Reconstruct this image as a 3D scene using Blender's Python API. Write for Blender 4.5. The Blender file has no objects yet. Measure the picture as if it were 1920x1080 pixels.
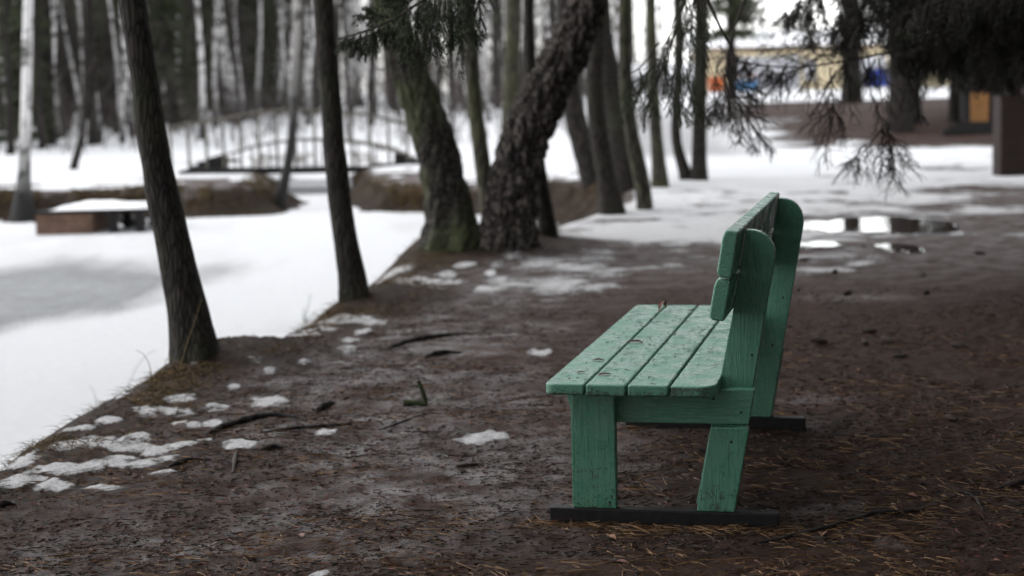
import bpy, bmesh, math, random
import numpy as np
from mathutils import Vector, Matrix

SC = bpy.context.scene
COL = SC.collection
R = math.radians
random.seed(7)
RNG = np.random.default_rng(7)

# ------------------------------------------------------------------ camera, world, sun, exposure
F = 3228.0                       # focal length in pixels of the 1920 px wide photograph
PITCH, ROLL, CAMH = R(6.615), R(-1.384), 1.304
cd = bpy.data.cameras.new('camera')
cam = bpy.data.objects.new('camera', cd); COL.objects.link(cam)
cd.sensor_width = 36.0; cd.lens = 36.0 * F / 1920.0
cd.clip_start = 0.05; cd.clip_end = 3000
right = Vector((1, 0, 0)); up = Vector((0, math.sin(PITCH), math.cos(PITCH))); fwd = Vector((0, math.cos(PITCH), -math.sin(PITCH)))
Rv = right * math.cos(ROLL) + up * math.sin(ROLL)
Uv = -right * math.sin(ROLL) + up * math.cos(ROLL)
M = Matrix((Rv, Uv, -fwd)).transposed().to_4x4(); M.translation = (0, 0, CAMH)
cam.matrix_world = M
cd.dof.use_dof = True; cd.dof.focus_distance = 5.15; cd.dof.aperture_fstop = 2.6
SC.camera = cam

SUN_EL, SUN_AZ = 48.0, -62.0      # degrees; azimuth from +Y, negative = to the left
w = bpy.data.worlds.new('World'); SC.world = w; w.use_nodes = True
nt = w.node_tree; bg = nt.nodes['Background']
sky = nt.nodes.new('ShaderNodeTexSky'); sky.sky_type = 'NISHITA'; sky.sun_disc = False
sky.sun_elevation = R(SUN_EL); sky.sun_rotation = R(SUN_AZ); sky.air_density = 1.0; sky.dust_density = 0.6; sky.ozone_density = 1.0
hsv = nt.nodes.new('ShaderNodeHueSaturation'); hsv.inputs['Saturation'].default_value = 0.12
nt.links.new(sky.outputs[0], hsv.inputs['Color']); nt.links.new(hsv.outputs[0], bg.inputs['Color'])
bg.inputs['Strength'].default_value = 0.15
sd = bpy.data.lights.new('sun', 'SUN'); sd.energy = 0.5; sd.angle = R(50); sd.color = (1.0, 0.975, 0.94)
sun = bpy.data.objects.new('sun', sd); COL.objects.link(sun)
sdir = Vector((math.sin(R(SUN_AZ)) * math.cos(R(SUN_EL)), math.cos(R(SUN_AZ)) * math.cos(R(SUN_EL)), math.sin(R(SUN_EL))))
sun.rotation_euler = sdir.to_track_quat('Z', 'Y').to_euler()
SC.view_settings.view_transform = 'Standard'; SC.view_settings.look = 'None'
SC.view_settings.exposure = 1.5; SC.view_settings.gamma = 1.0
SC.cycles.use_denoising = True; SC.cycles.use_adaptive_sampling = False
SC.cycles.max_bounces = 6; SC.cycles.diffuse_bounces = 3; SC.cycles.glossy_bounces = 3; SC.cycles.transparent_max_bounces = 8

# ------------------------------------------------------------------ pixel <-> place helpers
cP, sP, cR, sR = math.cos(PITCH), math.sin(PITCH), math.cos(ROLL), math.sin(ROLL)
def ray(px, py):
    a, b = px - 960.0, py - 540.0
    u = a * cR + b * sR; v = -a * sR + b * cR
    d = Vector((u / F, cP - v / F * sP, -sP - v / F * cP))
    return d
def at_y(px, py, Y):
    d = ray(px, py); t = Y / d.y
    return Vector((d.x * t, Y, CAMH + d.z * t))
def at_z(px, py, z):
    d = ray(px, py); t = (z - CAMH) / d.z
    return Vector((d.x * t, d.y * t, z))
def X_at(px, Y): return (px - 960.0) / F * Y

# ------------------------------------------------------------------ noise
def _hash(ix, iy, iz, seed):
    with np.errstate(over='ignore'):
        h = (ix.astype(np.uint32) * np.uint32(374761393) + iy.astype(np.uint32) * np.uint32(668265263)
             + iz.astype(np.uint32) * np.uint32(2147483647) + np.uint32(seed * 144665 + 1013))
        h = (h ^ (h >> np.uint32(13))) * np.uint32(1274126177)
        h = (h ^ (h >> np.uint32(16))) * np.uint32(2246822519)
        h = h ^ (h >> np.uint32(15))
    return h.astype(np.float64) / 4294967295.0
def vnoise(x, y, z=0.0, seed=0):
    x = np.asarray(x, float); y = np.asarray(y, float); z = np.broadcast_to(np.asarray(z, float), x.shape)
    fx, fy, fz = np.floor(x), np.floor(y), np.floor(z)
    ix, iy, iz = fx.astype(np.int64), fy.astype(np.int64), fz.astype(np.int64)
    tx, ty, tz = x - fx, y - fy, z - fz
    tx = tx * tx * (3 - 2 * tx); ty = ty * ty * (3 - 2 * ty); tz = tz * tz * (3 - 2 * tz)
    r = 0
    for a in (0, 1):
        for b in (0, 1):
            for c in (0, 1):
                r = r + _hash(ix + a, iy + b, iz + c, seed) * (tx if a else 1 - tx) * (ty if b else 1 - ty) * (tz if c else 1 - tz)
    return r
def fbm(x, y, z=0.0, oct=4, seed=0):
    r = 0; a = 0.5; s = 0
    x = np.asarray(x, float); y = np.asarray(y, float); z = np.asarray(z, float)
    for i in range(oct):
        r = r + a * vnoise(x, y, z, seed + i); s += a; a *= 0.5; x = x * 2.03 + 7.1; y = y * 2.03 + 3.7; z = z * 2.03 + 1.3
    return r / s
def worley(x, y, z, seed=0):
    x = np.asarray(x, float); f1 = np.full(x.shape, 9.0); f2 = np.full(x.shape, 9.0)
    ix, iy, iz = np.floor(x).astype(np.int64), np.floor(y).astype(np.int64), np.floor(z).astype(np.int64)
    for a in (-1, 0, 1):
        for b in (-1, 0, 1):
            for c in (-1, 0, 1):
                jx, jy, jz = ix + a, iy + b, iz + c
                d = np.sqrt((jx + _hash(jx, jy, jz, seed) - x) ** 2 + (jy + _hash(jx, jy, jz, seed + 5) - y) ** 2 + (jz + _hash(jx, jy, jz, seed + 9) - z) ** 2)
                f2 = np.where(d < f1, f1, np.minimum(f2, d)); f1 = np.minimum(f1, d)
    return f1, f2
def sstep(a, b, x):
    t = np.clip((np.asarray(x, float) - a) / (b - a), 0, 1)
    return t * t * (3 - 2 * t)

# ------------------------------------------------------------------ mesh helpers
class MB:
    """collects vertex and face arrays, then links them as ONE mesh object"""
    def __init__(s): s.v = []; s.f = []; s.n = 0
    def add(s, verts, faces):
        verts = np.asarray(verts, float).reshape(-1, 3); faces = np.asarray(faces, np.int64)
        s.v.append(verts); s.f.append(faces + s.n); s.n += len(verts)
    def tube(s, path, radii, seg=8, disp=None, cap=True):
        path = np.asarray(path, float); radii = np.asarray(radii, float); n = len(path)
        tan = np.gradient(path, axis=0); tan /= np.linalg.norm(tan, axis=1)[:, None] + 1e-9
        ref = np.array([0.31, 0.95, 0.07]) if abs(tan[0] @ np.array([0.31, 0.95, 0.07])) < 0.9 else np.array([0.9, 0.1, 0.4])
        a = np.cross(tan, ref); a /= np.linalg.norm(a, axis=1)[:, None] + 1e-9; b = np.cross(tan, a)
        th = np.linspace(0, 2 * np.pi, seg, endpoint=False)
        ring = a[:, None, :] * np.cos(th)[None, :, None] + b[:, None, :] * np.sin(th)[None, :, None]
        v = path[:, None, :] + ring * radii[:, None, None]
        if disp is not None:
            v = v + ring * disp(v)[..., None]
        i = np.arange(n - 1)[:, None] * seg; j = np.arange(seg)[None, :]; k = (np.arange(seg) + 1)[None, :] % seg
        q = np.stack([i + j, i + k, i + seg + k, i + seg + j], -1).reshape(-1, 4)
        s.add(v.reshape(-1, 3), q)
        if cap and seg <= 16:
            s.v[-1] = s.v[-1]
            s.add(np.vstack([path[-1:], v[-1]]), np.array([[0, 1 + t, 1 + (t + 1) % seg, 0] for t in range(seg)])[:, :3])
    def tris(s, P):     # P: n x 3 x 3
        P = np.asarray(P, float); n = len(P); s.add(P.reshape(-1, 3), np.arange(3 * n).reshape(n, 3))
    def quads(s, P):
        P = np.asarray(P, float); n = len(P); s.add(P.reshape(-1, 3), np.arange(4 * n).reshape(n, 4))
    def box(s, c, size, rz=0.0):
        hx, hy, hz = size[0] / 2, size[1] / 2, size[2] / 2
        P = np.array([[x, y, z] for z in (-hz, hz) for y in (-hy, hy) for x in (-hx, hx)])
        ca, sa = math.cos(rz), math.sin(rz)
        P = P @ np.array([[ca, sa, 0], [-sa, ca, 0], [0, 0, 1]]) + np.asarray(c, float)
        s.add(P, [[0, 2, 3, 1], [4, 5, 7, 6], [0, 1, 5, 4], [2, 6, 7, 3], [0, 4, 6, 2], [1, 3, 7, 5]])
    def build(s, name, m, parent=None, smooth=True, loc=None, sub=None):
        me = bpy.data.meshes.new(name)
        V = np.concatenate(s.v) if s.v else np.zeros((0, 3))
        if sub is not None: V = V - np.asarray(sub, float)
        loops = np.concatenate([f.ravel() for f in s.f]); sizes = np.concatenate([np.full(len(f), f.shape[1]) for f in s.f])
        me.vertices.add(len(V)); me.vertices.foreach_set('co', V.ravel())
        me.loops.add(len(loops)); me.loops.foreach_set('vertex_index', loops.astype(np.int32))
        me.polygons.add(len(sizes)); st = np.concatenate([[0], np.cumsum(sizes)[:-1]])
        me.polygons.foreach_set('loop_start', st.astype(np.int32)); me.polygons.foreach_set('loop_total', sizes.astype(np.int32))
        me.polygons.foreach_set('use_smooth', np.full(len(sizes), smooth))
        me.update(calc_edges=True); me.validate()
        me.materials.append(m)
        o = bpy.data.objects.new(name, me); COL.objects.link(o)
        if parent is not None: o.parent = parent
        if loc is not None: o.location = loc
        return o

def tag(o, label, cat=None, group=None, kind=None):
    if label: o['label'] = label
    if cat: o['category'] = cat
    if group: o['group'] = group
    if kind: o['kind'] = kind
    return o
def thing(name, label, cat, loc=(0, 0, 0), rz=0.0, group=None):
    o = bpy.data.objects.new(name, None); COL.objects.link(o); o.location = loc; o.rotation_euler = (0, 0, rz)
    o.empty_display_size = 0.2
    return tag(o, label, cat, group)
def prism(name, poly, u0, u1, m, parent, bevel=0.006, seg=2, axis='u'):
    """outline in the (w, z) plane drawn out along u; one bevelled mesh"""
    bm = bmesh.new(); add_prism(bm, poly, u0, u1)
    bmesh.ops.recalc_face_normals(bm, faces=bm.faces)
    if bevel: bmesh.ops.bevel(bm, geom=list(bm.edges), offset=bevel, segments=seg, affect='EDGES', profile=0.6, clamp_overlap=True)
    return bm_obj(name, bm, m, parent)
def add_prism(bm, poly, u0, u1):
    a = [bm.verts.new((p[0], u0, p[1])) for p in poly]; b = [bm.verts.new((p[0], u1, p[1])) for p in poly]
    n = len(poly); bm.faces.new(a); bm.faces.new(b[::-1])
    for i in range(n): bm.faces.new((a[i], b[i], b[(i + 1) % n], a[(i + 1) % n]))
def bm_obj(name, bm, m, parent=None, smooth=False):
    me = bpy.data.meshes.new(name); bm.to_mesh(me); bm.free(); me.materials.append(m)
    for p in me.polygons: p.use_smooth = smooth
    o = bpy.data.objects.new(name, me); COL.objects.link(o)
    if parent is not None: o.parent = parent
    return o

# ------------------------------------------------------------------ material helpers
class NT:
    def __init__(s, name):
        s.m = bpy.data.materials.new(name); s.m.use_nodes = True; s.t = s.m.node_tree; s.b = s.t.nodes['Principled BSDF']
    def n(s, typ, **k):
        o = s.t.nodes.new(typ)
        for a, v in k.items(): setattr(o, a, v)
        return o
    def l(s, a, b): s.t.links.new(a, b)
    def coord(s, kind='Object', scale=(1, 1, 1)):
        c = s.n('ShaderNodeTexCoord'); mp = s.n('ShaderNodeMapping'); mp.inputs['Scale'].default_value = scale
        s.l(c.outputs[kind], mp.inputs['Vector']); return mp.outputs[0]
    def noise(s, vec, scale=5, detail=4, rough=0.55, dist=0.0):
        o = s.n('ShaderNodeTexNoise'); o.inputs['Scale'].default_value = scale; o.inputs['Detail'].default_value = detail
        o.inputs['Roughness'].default_value = rough; o.inputs['Distortion'].default_value = dist
        if vec is not None: s.l(vec, o.inputs['Vector'])
        return o.outputs['Fac']
    def voro(s, vec, scale=5, feature='F1'):
        o = s.n('ShaderNodeTexVoronoi'); o.feature = feature; o.inputs['Scale'].default_value = scale
        s.l(vec, o.inputs['Vector']); return o.outputs['Distance']
    def ramp(s, fac, stops, interp='LINEAR'):
        o = s.n('ShaderNodeValToRGB'); o.color_ramp.interpolation = interp; e = o.color_ramp.elements
        while len(e) < len(stops): e.new(0.5)
        for k, (p, c) in enumerate(stops):
            e[k].position = p; e[k].color = (c, c, c, 1) if not isinstance(c, tuple) else (*c, 1)
        s.l(fac, o.inputs[0]); return o.outputs[0]
    def mix(s, fac, a, b, typ='MIX'):
        o = s.n('ShaderNodeMix', data_type='RGBA', blend_type=typ)
        for i, val in ((0, fac), (6, a), (7, b)):
            if hasattr(val, 'is_linked') or hasattr(val, 'links'): s.l(val, o.inputs[i])
            elif isinstance(val, tuple): o.inputs[i].default_value = (*val, 1)
            else: o.inputs[i].default_value = val
        return o.outputs[2]
    def math(s, op, a, b=0.0, clamp=False):
        o = s.n('ShaderNodeMath', operation=op); o.use_clamp = clamp
        for i, v in ((0, a), (1, b)):
            if isinstance(v, (int, float)): o.inputs[i].default_value = v
            else: s.l(v, o.inputs[i])
        return o.outputs[0]
    def bump(s, h, strength=0.5, dist=0.01):
        o = s.n('ShaderNodeBump'); o.inputs['Strength'].default_value = strength; o.inputs['Distance'].default_value = dist
        s.l(h, o.inputs['Height']); s.l(o.outputs[0], s.b.inputs['Normal']); return o
    def attr(s, name):
        o = s.n('ShaderNodeAttribute'); o.attribute_name = name; return o.outputs['Fac']
    def col(s, c):
        if isinstance(c, tuple): s.b.inputs['Base Color'].default_value = (*c, 1)
        else: s.l(c, s.b.inputs['Base Color'])
    def rough(s, r):
        if isinstance(r, (int, float)): s.b.inputs['Roughness'].default_value = r
        else: s.l(r, s.b.inputs['Roughness'])
    def spec(s, v): s.b.inputs['Specular IOR Level'].default_value = v

def plain(name, c, rough=0.7, var=0.25, scale=12, bump=0.0):
    t = NT(name); v = t.coord(); n = t.noise(v, scale, 5)
    a = tuple(x * (1 - var) for x in c); b = tuple(min(1, x * (1 + var)) for x in c)
    t.col(t.ramp(n, [(0.3, a), (0.7, b)])); t.rough(rough); t.spec(0.25)
    if bump: t.bump(n, bump, 0.01)
    return t.m

def mat_ground():
    t = NT('ground_soil_and_snow'); v = t.coord()
    snow, ice, straw = t.attr('snow'), t.attr('ice'), t.attr('straw')
    nf = t.noise(v, 90, 6, 0.7); nm = t.noise(v, 14, 5, 0.6); nl = t.noise(v, 1.6, 5, 0.6)
    vs = t.coord('Object', (1, 2.4, 1)); nn = t.noise(vs, 160, 3, 0.7, 1.5)
    soil = t.mix(t.ramp(nm, [(0.32, 0.0), (0.68, 1.0)]), (0.021, 0.0098, 0.006), (0.090, 0.045, 0.030))
    soil = t.mix(t.ramp(nf, [(0.38, 0.0), (0.62, 1.0)]), t.mix(0.7, soil, (0.012, 0.008, 0.006)), soil)
    soil = t.mix(t.ramp(nn, [(0.60, 0.0), (0.70, 0.55)]), soil, (0.10, 0.048, 0.021))
    soil = t.mix(t.ramp(nl, [(0.35, 0.0), (0.7, 0.45)]), soil, (0.034, 0.0175, 0.013))
    nstraw = t.noise(t.coord('Object', (9, 9, 1.2)), 3.0, 5, 0.65)
    strawc = t.ramp(nstraw, [(0.38, (0.008, 0.005, 0.004)), (0.54, (0.026, 0.016, 0.009)), (0.74, (0.13, 0.085, 0.038))])
    soil = t.mix(straw, soil, strawc)
    nice = t.noise(v, 5.5, 8, 0.62, 0.4)
    icef = t.math('MULTIPLY', ice, t.ramp(nice, [(0.38, 0.0), (0.66, 1.0)]))
    icef = t.math('MULTIPLY', icef, t.ramp(nf, [(0.30, 0.25), (0.55, 1.0)]))
    icec = t.mix(nf, (0.10, 0.080, 0.075), (0.27, 0.242, 0.238))
    base = t.mix(t.math('MULTIPLY', icef, 0.85), soil, icec)
    pnd = t.attr('pond'); base = t.mix(pnd, base, t.mix(nl, (0.22, 0.225, 0.23), (0.36, 0.365, 0.37)))
    nsn = t.noise(v, 34, 6, 0.7)
    sf = t.math('ADD', snow, t.math('MULTIPLY', t.math('SUBTRACT', nsn, 0.5), 1.25))
    sf = t.ramp(sf, [(0.40, 0.0), (0.52, 0.55), (0.74, 1.0)])
    snc = t.mix(t.ramp(nm, [(0.3, 0.0), (0.8, 1.0)]), (0.79, 0.795, 0.81), (0.88, 0.885, 0.895))
    snc = t.mix(t.ramp(t.noise(v, 120, 3, 0.6), [(0.60, 0.0), (0.74, 0.6)]), snc, (0.22, 0.17, 0.14))
    snc = t.mix(t.math('MULTIPLY', t.attr('dirty'), t.ramp(t.noise(v, 75, 4, 0.65), [(0.42, 0.35), (0.62, 1.0)])), snc, t.mix(nsn, (0.26, 0.235, 0.22), (0.62, 0.61, 0.61)))
    t.col(t.mix(sf, base, snc))
    rg = t.mix(icef, (0.85,) * 3, (0.38,) * 3); rg = t.mix(sf, rg, (0.75,) * 3); t.rough(rg)
    t.l(t.mix(icef, (0.16,) * 3, (0.5,) * 3), t.b.inputs['Specular IOR Level'])
    h = t.math('ADD', t.math('MULTIPLY', nf, 0.6), t.math('MULTIPLY', nm, 0.9))
    h = t.math('ADD', h, t.math('MULTIPLY', nn, 0.5))
    h = t.math('ADD', h, t.math('MULTIPLY', t.math('MULTIPLY', sf, t.math('ADD', nsn, 0.3)), 1.6))
    t.bump(h, 1.0, 0.02)
    return t.m

def mat_paint(name, ax):
    t = NT(name); v = t.coord()
    def along(k, q): return t.coord('Object', tuple(q if i == ax else k for i in range(3)))
    grain = t.noise(along(16, 1.0), 9, 5, 0.6, 0.6); crack = t.noise(along(42, 1.3), 2.2, 3, 0.6, 0.4); brush = t.noise(along(120, 3), 3, 2, 0.5)
    nb = t.noise(v, 4, 4); nd = t.noise(v, 130, 4, 0.75); nd2 = t.noise(v, 17, 4, 0.6)
    c = t.mix(nb, (0.048, 0.158, 0.102), (0.080, 0.216, 0.150))
    c = t.mix(t.ramp(grain, [(0.52, 0.0), (0.75, 0.5)]), c, (0.026, 0.084, 0.056))
    c = t.mix(t.ramp(t.noise(v, 7, 5, 0.7), [(0.60, 0.0), (0.75, 0.35)]), c, (0.14, 0.24, 0.19))
    cr = t.ramp(crack, [(0.685, 0.0), (0.72, 0.8)]); c = t.mix(cr, c, (0.010, 0.018, 0.013))
    thr = t.math('ADD', t.math('MULTIPLY', nd, 0.75), t.math('MULTIPLY', nd2, 0.35))
    df = t.ramp(t.math('ADD', thr, t.math('MULTIPLY', t.attr('dirt'), 0.24)), [(0.70, 0.0), (0.78, 0.85)])
    c = t.mix(df, c, (0.022, 0.03, 0.022)); t.col(c)
    t.rough(t.mix(t.ramp(t.noise(v, 11, 5, 0.65), [(0.42, 0.0), (0.58, 1.0)]), (0.46,) * 3, (0.15,) * 3))
    h = t.math('ADD', t.math('MULTIPLY', grain, 1.0), t.math('MULTIPLY', nd, 0.25)); h = t.math('ADD', h, t.math('MULTIPLY', brush, 0.35)); h = t.math('SUBTRACT', h, t.math('MULTIPLY', cr, 0.8))
    t.bump(h, 0.5, 0.006); t.spec(0.5)
    return t.m

def mat_bark(name, dark, light, moss=(0.05, 0.06, 0.025), mossf=0.0, vs=(7, 7, 1.3), bstr=0.9):
    t = NT(name); v = t.coord('Object', vs); w_ = t.coord()
    a = t.noise(v, 4, 6, 0.7, 0.8); b = t.voro(v, 3.2, 'DISTANCE_TO_EDGE'); nl = t.noise(w_, 1.8, 4)
    h = t.math('MULTIPLY', t.ramp(b, [(0.0, 0.0), (0.25, 1.0)]), a)
    c = t.ramp(h, [(0.12, dark), (0.62, light)])
    c = t.mix(t.math('MULTIPLY', t.ramp(nl, [(0.45, 0.0), (0.65, 1.0)]), mossf), c, moss)
    lich = t.ramp(t.noise(w_, 22, 4, 0.6), [(0.67, 0.0), (0.73, 0.5)])
    c = t.mix(lich, c, (0.16, 0.17, 0.15))
    t.col(c); t.rough(0.88); t.spec(0.25); t.bump(h, bstr, 0.03); return t.m

def mat_birch(name='birch_bark', white=(0.66, 0.645, 0.635), zk=1.0):
    t = NT(name); w_ = t.coord(); v = t.coord('Object', (1.5, 1.5, 1.4))
    n1 = t.noise(v, 2.3, 4, 0.6, 0.5); n2 = t.noise(t.coord('Object', (2, 2, 14)), 2.2, 4, 0.7)
    c = t.mix(t.ramp(n1, [(0.49, 0.0), (0.57, 0.92)]), white, (0.04, 0.035, 0.032))
    c = t.mix(t.ramp(n2, [(0.62, 0.0), (0.70, 0.8)]), c, (0.07, 0.06, 0.055))
    sp = t.n('ShaderNodeSeparateXYZ'); t.l(w_, sp.inputs[0])
    low = t.math('ADD', sp.outputs['Z'], t.math('MULTIPLY', n1, 1.4))
    c = t.mix(t.ramp(t.math('MULTIPLY', low, 0.35 / zk), [(0.36, 1.0), (0.80, 0.0)]), c, (0.008, 0.007, 0.006))
    t.col(c); t.rough(0.75); t.bump(n1, 0.4, 0.01); return t.m

def mat_needles(name, a, b):
    t = NT(name); v = t.coord(); n = t.noise(v, 3.5, 4); n2 = t.noise(v, 30, 2)
    c = t.mix(t.ramp(n, [(0.35, 0.0), (0.65, 1.0)]), a, b)
    c = t.mix(t.ramp(n2, [(0.55, 0.0), (0.7, 0.5)]), c, tuple(x * 1.7 for x in b)); t.col(c); t.rough(0.55); t.spec(0.3); return t.m

G = mat_ground()
PAINT, PAINTV, PAINTW = mat_paint('chipped_green_paint', 1), mat_paint('chipped_green_paint_upright', 2), mat_paint('chipped_green_paint_crosswise', 0)
BARK = mat_bark('dark_bark', (0.012, 0.010, 0.009), (0.062, 0.051, 0.043), mossf=0.3, vs=(17, 17, 2.4))
BARKM = mat_bark('mossy_bark', (0.014, 0.012, 0.010), (0.092, 0.080, 0.066), moss=(0.085, 0.10, 0.045), mossf=0.75, vs=(12, 12, 4.0))
BARKR = mat_bark('plated_bark', (0.010, 0.008, 0.008), (0.17, 0.142, 0.128), mossf=0.1, vs=(11, 11, 3.6), bstr=0.7)
BARKG = mat_bark('grey_green_bark', (0.022, 0.020, 0.015), (0.095, 0.088, 0.062), moss=(0.08, 0.085, 0.04), mossf=0.6)
BARKP = mat_bark('far_dark_bark', (0.013, 0.011, 0.010), (0.052, 0.043, 0.037))
BIRCH = mat_birch(); BIRCHD = mat_birch('dark_footed_birch_bark', (0.42, 0.40, 0.38), 1.9)
TWIG = plain('twig_bark', (0.035, 0.028, 0.025), 0.85)
TWIGG = plain('pale_twig', (0.05, 0.042, 0.038), 0.85)
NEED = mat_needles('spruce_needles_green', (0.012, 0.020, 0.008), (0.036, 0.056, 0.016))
NEEDD = mat_needles('shade_darkened_spruce_needles', (0.006, 0.008, 0.004), (0.014, 0.018, 0.007))  # same spruce needles, with shade put into a darker colour
NEEDP = mat_needles('far_needles', (0.022, 0.029, 0.012), (0.046, 0.056, 0.022))
SKID = plain('dark_runner_wood', (0.007, 0.0055, 0.0055), 0.6, 0.4, 40, 0.3)
WOODB = plain('weathered_brown_wood', (0.12, 0.072, 0.05), 0.75, 0.4, 7, 0.4)
WOODD = plain('black_wet_wood', (0.012, 0.011, 0.011), 0.7, 0.3, 9, 0.3)
WOODR = plain('red_brown_wood', (0.020, 0.0105, 0.009), 0.7, 0.35, 5, 0.2)
WOODO = plain('orange_wood', (0.30, 0.145, 0.05), 0.6, 0.25, 4, 0.2)
RAILG = plain('grey_rail_wood', (0.10, 0.09, 0.075), 0.8, 0.3, 9)
SNOWM = plain('snow_cover_white', (0.84, 0.845, 0.855), 0.7, 0.05, 6, 0.4)
STRAW = plain('dry_straw', (0.19, 0.135, 0.065), 0.8, 0.5, 5)
STRAWD = plain('old_grass', (0.10, 0.066, 0.028), 0.85, 0.5, 4)
NLIT = plain('brown_needles', (0.150, 0.085, 0.040), 0.7, 0.6, 9)
NLITD = plain('dark_needles', (0.03, 0.022, 0.016), 0.7, 0.5, 30)
LEAF = plain('red_brown_leaf', (0.10, 0.040, 0.028), 0.6, 0.4, 30)
TAN = plain('tan_leaf', (0.16, 0.085, 0.05), 0.7, 0.4, 30)
CONE = plain('cone_scales', (0.022, 0.015, 0.012), 0.8, 0.4, 60, 0.6)
MOSS = plain('green_moss', (0.030, 0.036, 0.014), 0.9, 0.4, 40, 0.5)
ROOT = mat_bark('root_bark', (0.010, 0.008, 0.008), (0.055, 0.044, 0.038), vs=(3, 3, 3))
CREAM = plain('cream_wall', (0.62, 0.52, 0.35), 0.85, 0.08, 1.5)
LILAC = plain('grey_lilac_door', (0.44, 0.44, 0.465), 0.6, 0.08, 1.5)
GREYW = plain('grey_wall', (0.36, 0.36, 0.37), 0.8, 0.1, 1.5)
BLUE = plain('blue_board', (0.035, 0.075, 0.42), 0.5, 0.15, 3)
CYAN = plain('light_blue_metal', (0.11, 0.27, 0.48), 0.5, 0.15, 3)
ORNG = plain('orange_metal', (0.50, 0.13, 0.04), 0.5, 0.15, 3)
BAG = plain('pale_bag', (0.62, 0.50, 0.48), 0.6, 0.2, 4)
EAVE = plain('brown_eave', (0.16, 0.11, 0.08), 0.8, 0.2, 2)

# ------------------------------------------------------------------ terrain
POND_Z = -0.65
near_edge = [at_z(x, y, 0.0) for x, y in ((-640, 1060), (-260, 965), (0, 868), (100, 806), (230, 734), (330, 690), (430, 662), (510, 640), (565, 612),
             (640, 578), (700, 552), (750, 508), (800, 476), (870, 462), (960, 452), (1010, 440), (1060, 420), (1130, 398), (1185, 376))]
far_edge = [(1190, 22.5), (1150, 24.5), (1060, 26), (960, 27.2), (880, 28), (800, 28.3), (760, 28.6), (735, 29.4), (712, 31), (700, 34), (704, 39), (690, 42.5),
            (600, 43.5), (510, 42), (492, 37), (490, 32), (500, 29.6), (465, 28.7), (400, 28.4), (350, 28.6), (280, 28.9), (180, 28.6), (90, 28.3), (0, 28.4), (-300, 28), (-900, 26)]
POLY = np.array([(p.x, p.y) for p in near_edge] + [(X_at(px, Y), Y) for px, Y in far_edge] + [(-26, 15), (-16, 3), (-7, 1.0)])
NB = len(near_edge)
def pond_sd(x, y):
    """signed distance to the pond outline, positive inside"""
    x = np.asarray(x, float); y = np.asarray(y, float)
    d = np.full(x.shape, 1e9); ins = np.zeros(x.shape, bool); n = len(POLY)
    for i in range(n):
        ax, ay = POLY[i]; bx, by = POLY[(i + 1) % n]
        ex, ey = bx - ax, by - ay
        t = np.clip(((x - ax) * ex + (y - ay) * ey) / (ex * ex + ey * ey), 0, 1)
        d = np.minimum(d, (x - ax - t * ex) ** 2 + (y - ay - t * ey) ** 2)
        c = ((ay > y) != (by > y)) & (x < ex * (y - ay) / (ey if ey != 0 else 1e-9) + ax)
        ins ^= c
    d = np.sqrt(d); return np.where(ins, d, -d)
BUMPS = []   # (x, y, radius, height)
def bump_at(px, py, r, h):
    p = at_z(px, py, 0.0); BUMPS.append((p.x, p.y, r, h))
bump_at(400, 668, 0.5, 0.10); bump_at(668, 560, 0.5, 0.10); bump_at(890, 470, 0.85, 0.16); bump_at(820, 470, 0.5, 0.05)
BX, BY, BYAW = 0.1031, 5.1026, R(12.77)
def zt(x, y):
    x = np.asarray(x, float); y = np.asarray(y, float)
    far = 0.45 * sstep(36, 85, y)
    leftfar = sstep(20, 27, y) * (1 - sstep(-1.5, 2.5, x))
    base = far - 0.26 * leftfar * (1 - sstep(38, 60, y))*(1 - 0.35 * (1 - sstep(-8.5, -6.5, x)))
    base = base + 0.15 * np.exp(-(((x + 5.1) / 1.6) ** 2 + ((y - 29.6) / 1.5) ** 2))       # tongue of bank at the bridge
    base = base + 0.10 * np.exp(-(((x + 2.0) / 0.9) ** 2 + ((y - 35.5) / 2.0) ** 2))
    base = base + 0.62 * sstep(33, 43, y + 0.35 * (x - 8)) * sstep(2.6, 6.0, x) * (1 - 0.35 * sstep(48, 62, y))
    amp = 0.25 + 0.75 * sstep(6, 14, np.hypot(x, y))
    base = base + amp * 0.07 * (fbm(x * 0.55, y * 0.55, 0, 4, 3) - 0.5)
    sd = pond_sd(x, y)
    sdn = sd + 0.75 * (fbm(x * 1.3, y * 1.3, 3.3, 4, 11) - 0.5) * sstep(17, 25, y)
    sdn = sdn + 0.16 * (fbm(x * 2.6, y * 2.6, 6.1, 4, 12) - 0.5) * (1 - sstep(14, 18, y))
    wid = 0.85 + 0.25 * sstep(6, 16, y) - 0.45 * sstep(20, 26, y)
    t = sstep(-0.12, 1, sdn / wid)
    z = base * (1 - t) + (POND_Z + 0.012 * (fbm(x * 0.8, y * 0.8, 1.0, 3, 5) - 0.5)) * t
    for bx, by, r, h in BUMPS:
        z = z + h * np.exp(-((x - bx) ** 2 + (y - by) ** 2) / (r * r)) * (1 - t)
    return z
def relief(x, y):
    return (1 - sstep(9, 14, np.hypot(x, y))) * (0.026 * (fbm(x * 5, y * 5, 0, 3, 81) - 0.5) + 0.020 * (fbm(x * 22, y * 22, 0, 2, 82) - 0.5)) * (1 - 0.6 * np.exp(-(((x - 0.45) / 0.7) ** 2 + ((y - 5.8) / 1.1) ** 2)))
def hit(px, py):
    d = ray(px, py); ts = np.concatenate([np.geomspace(2.0, 60, 2500), np.linspace(60.2, 220, 600)])
    x, y, z = d.x * ts, d.y * ts, CAMH + d.z * ts
    k = np.nonzero(z <= zt(x, y))[0]
    i = k[0] if len(k) else len(ts) - 1
    return Vector((float(x[i]), float(y[i]), float(zt(x[i:i + 1], y[i:i + 1])[0])))
def zg(x, y): return float(zt(np.array([x]), np.array([y]))[0])

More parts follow.
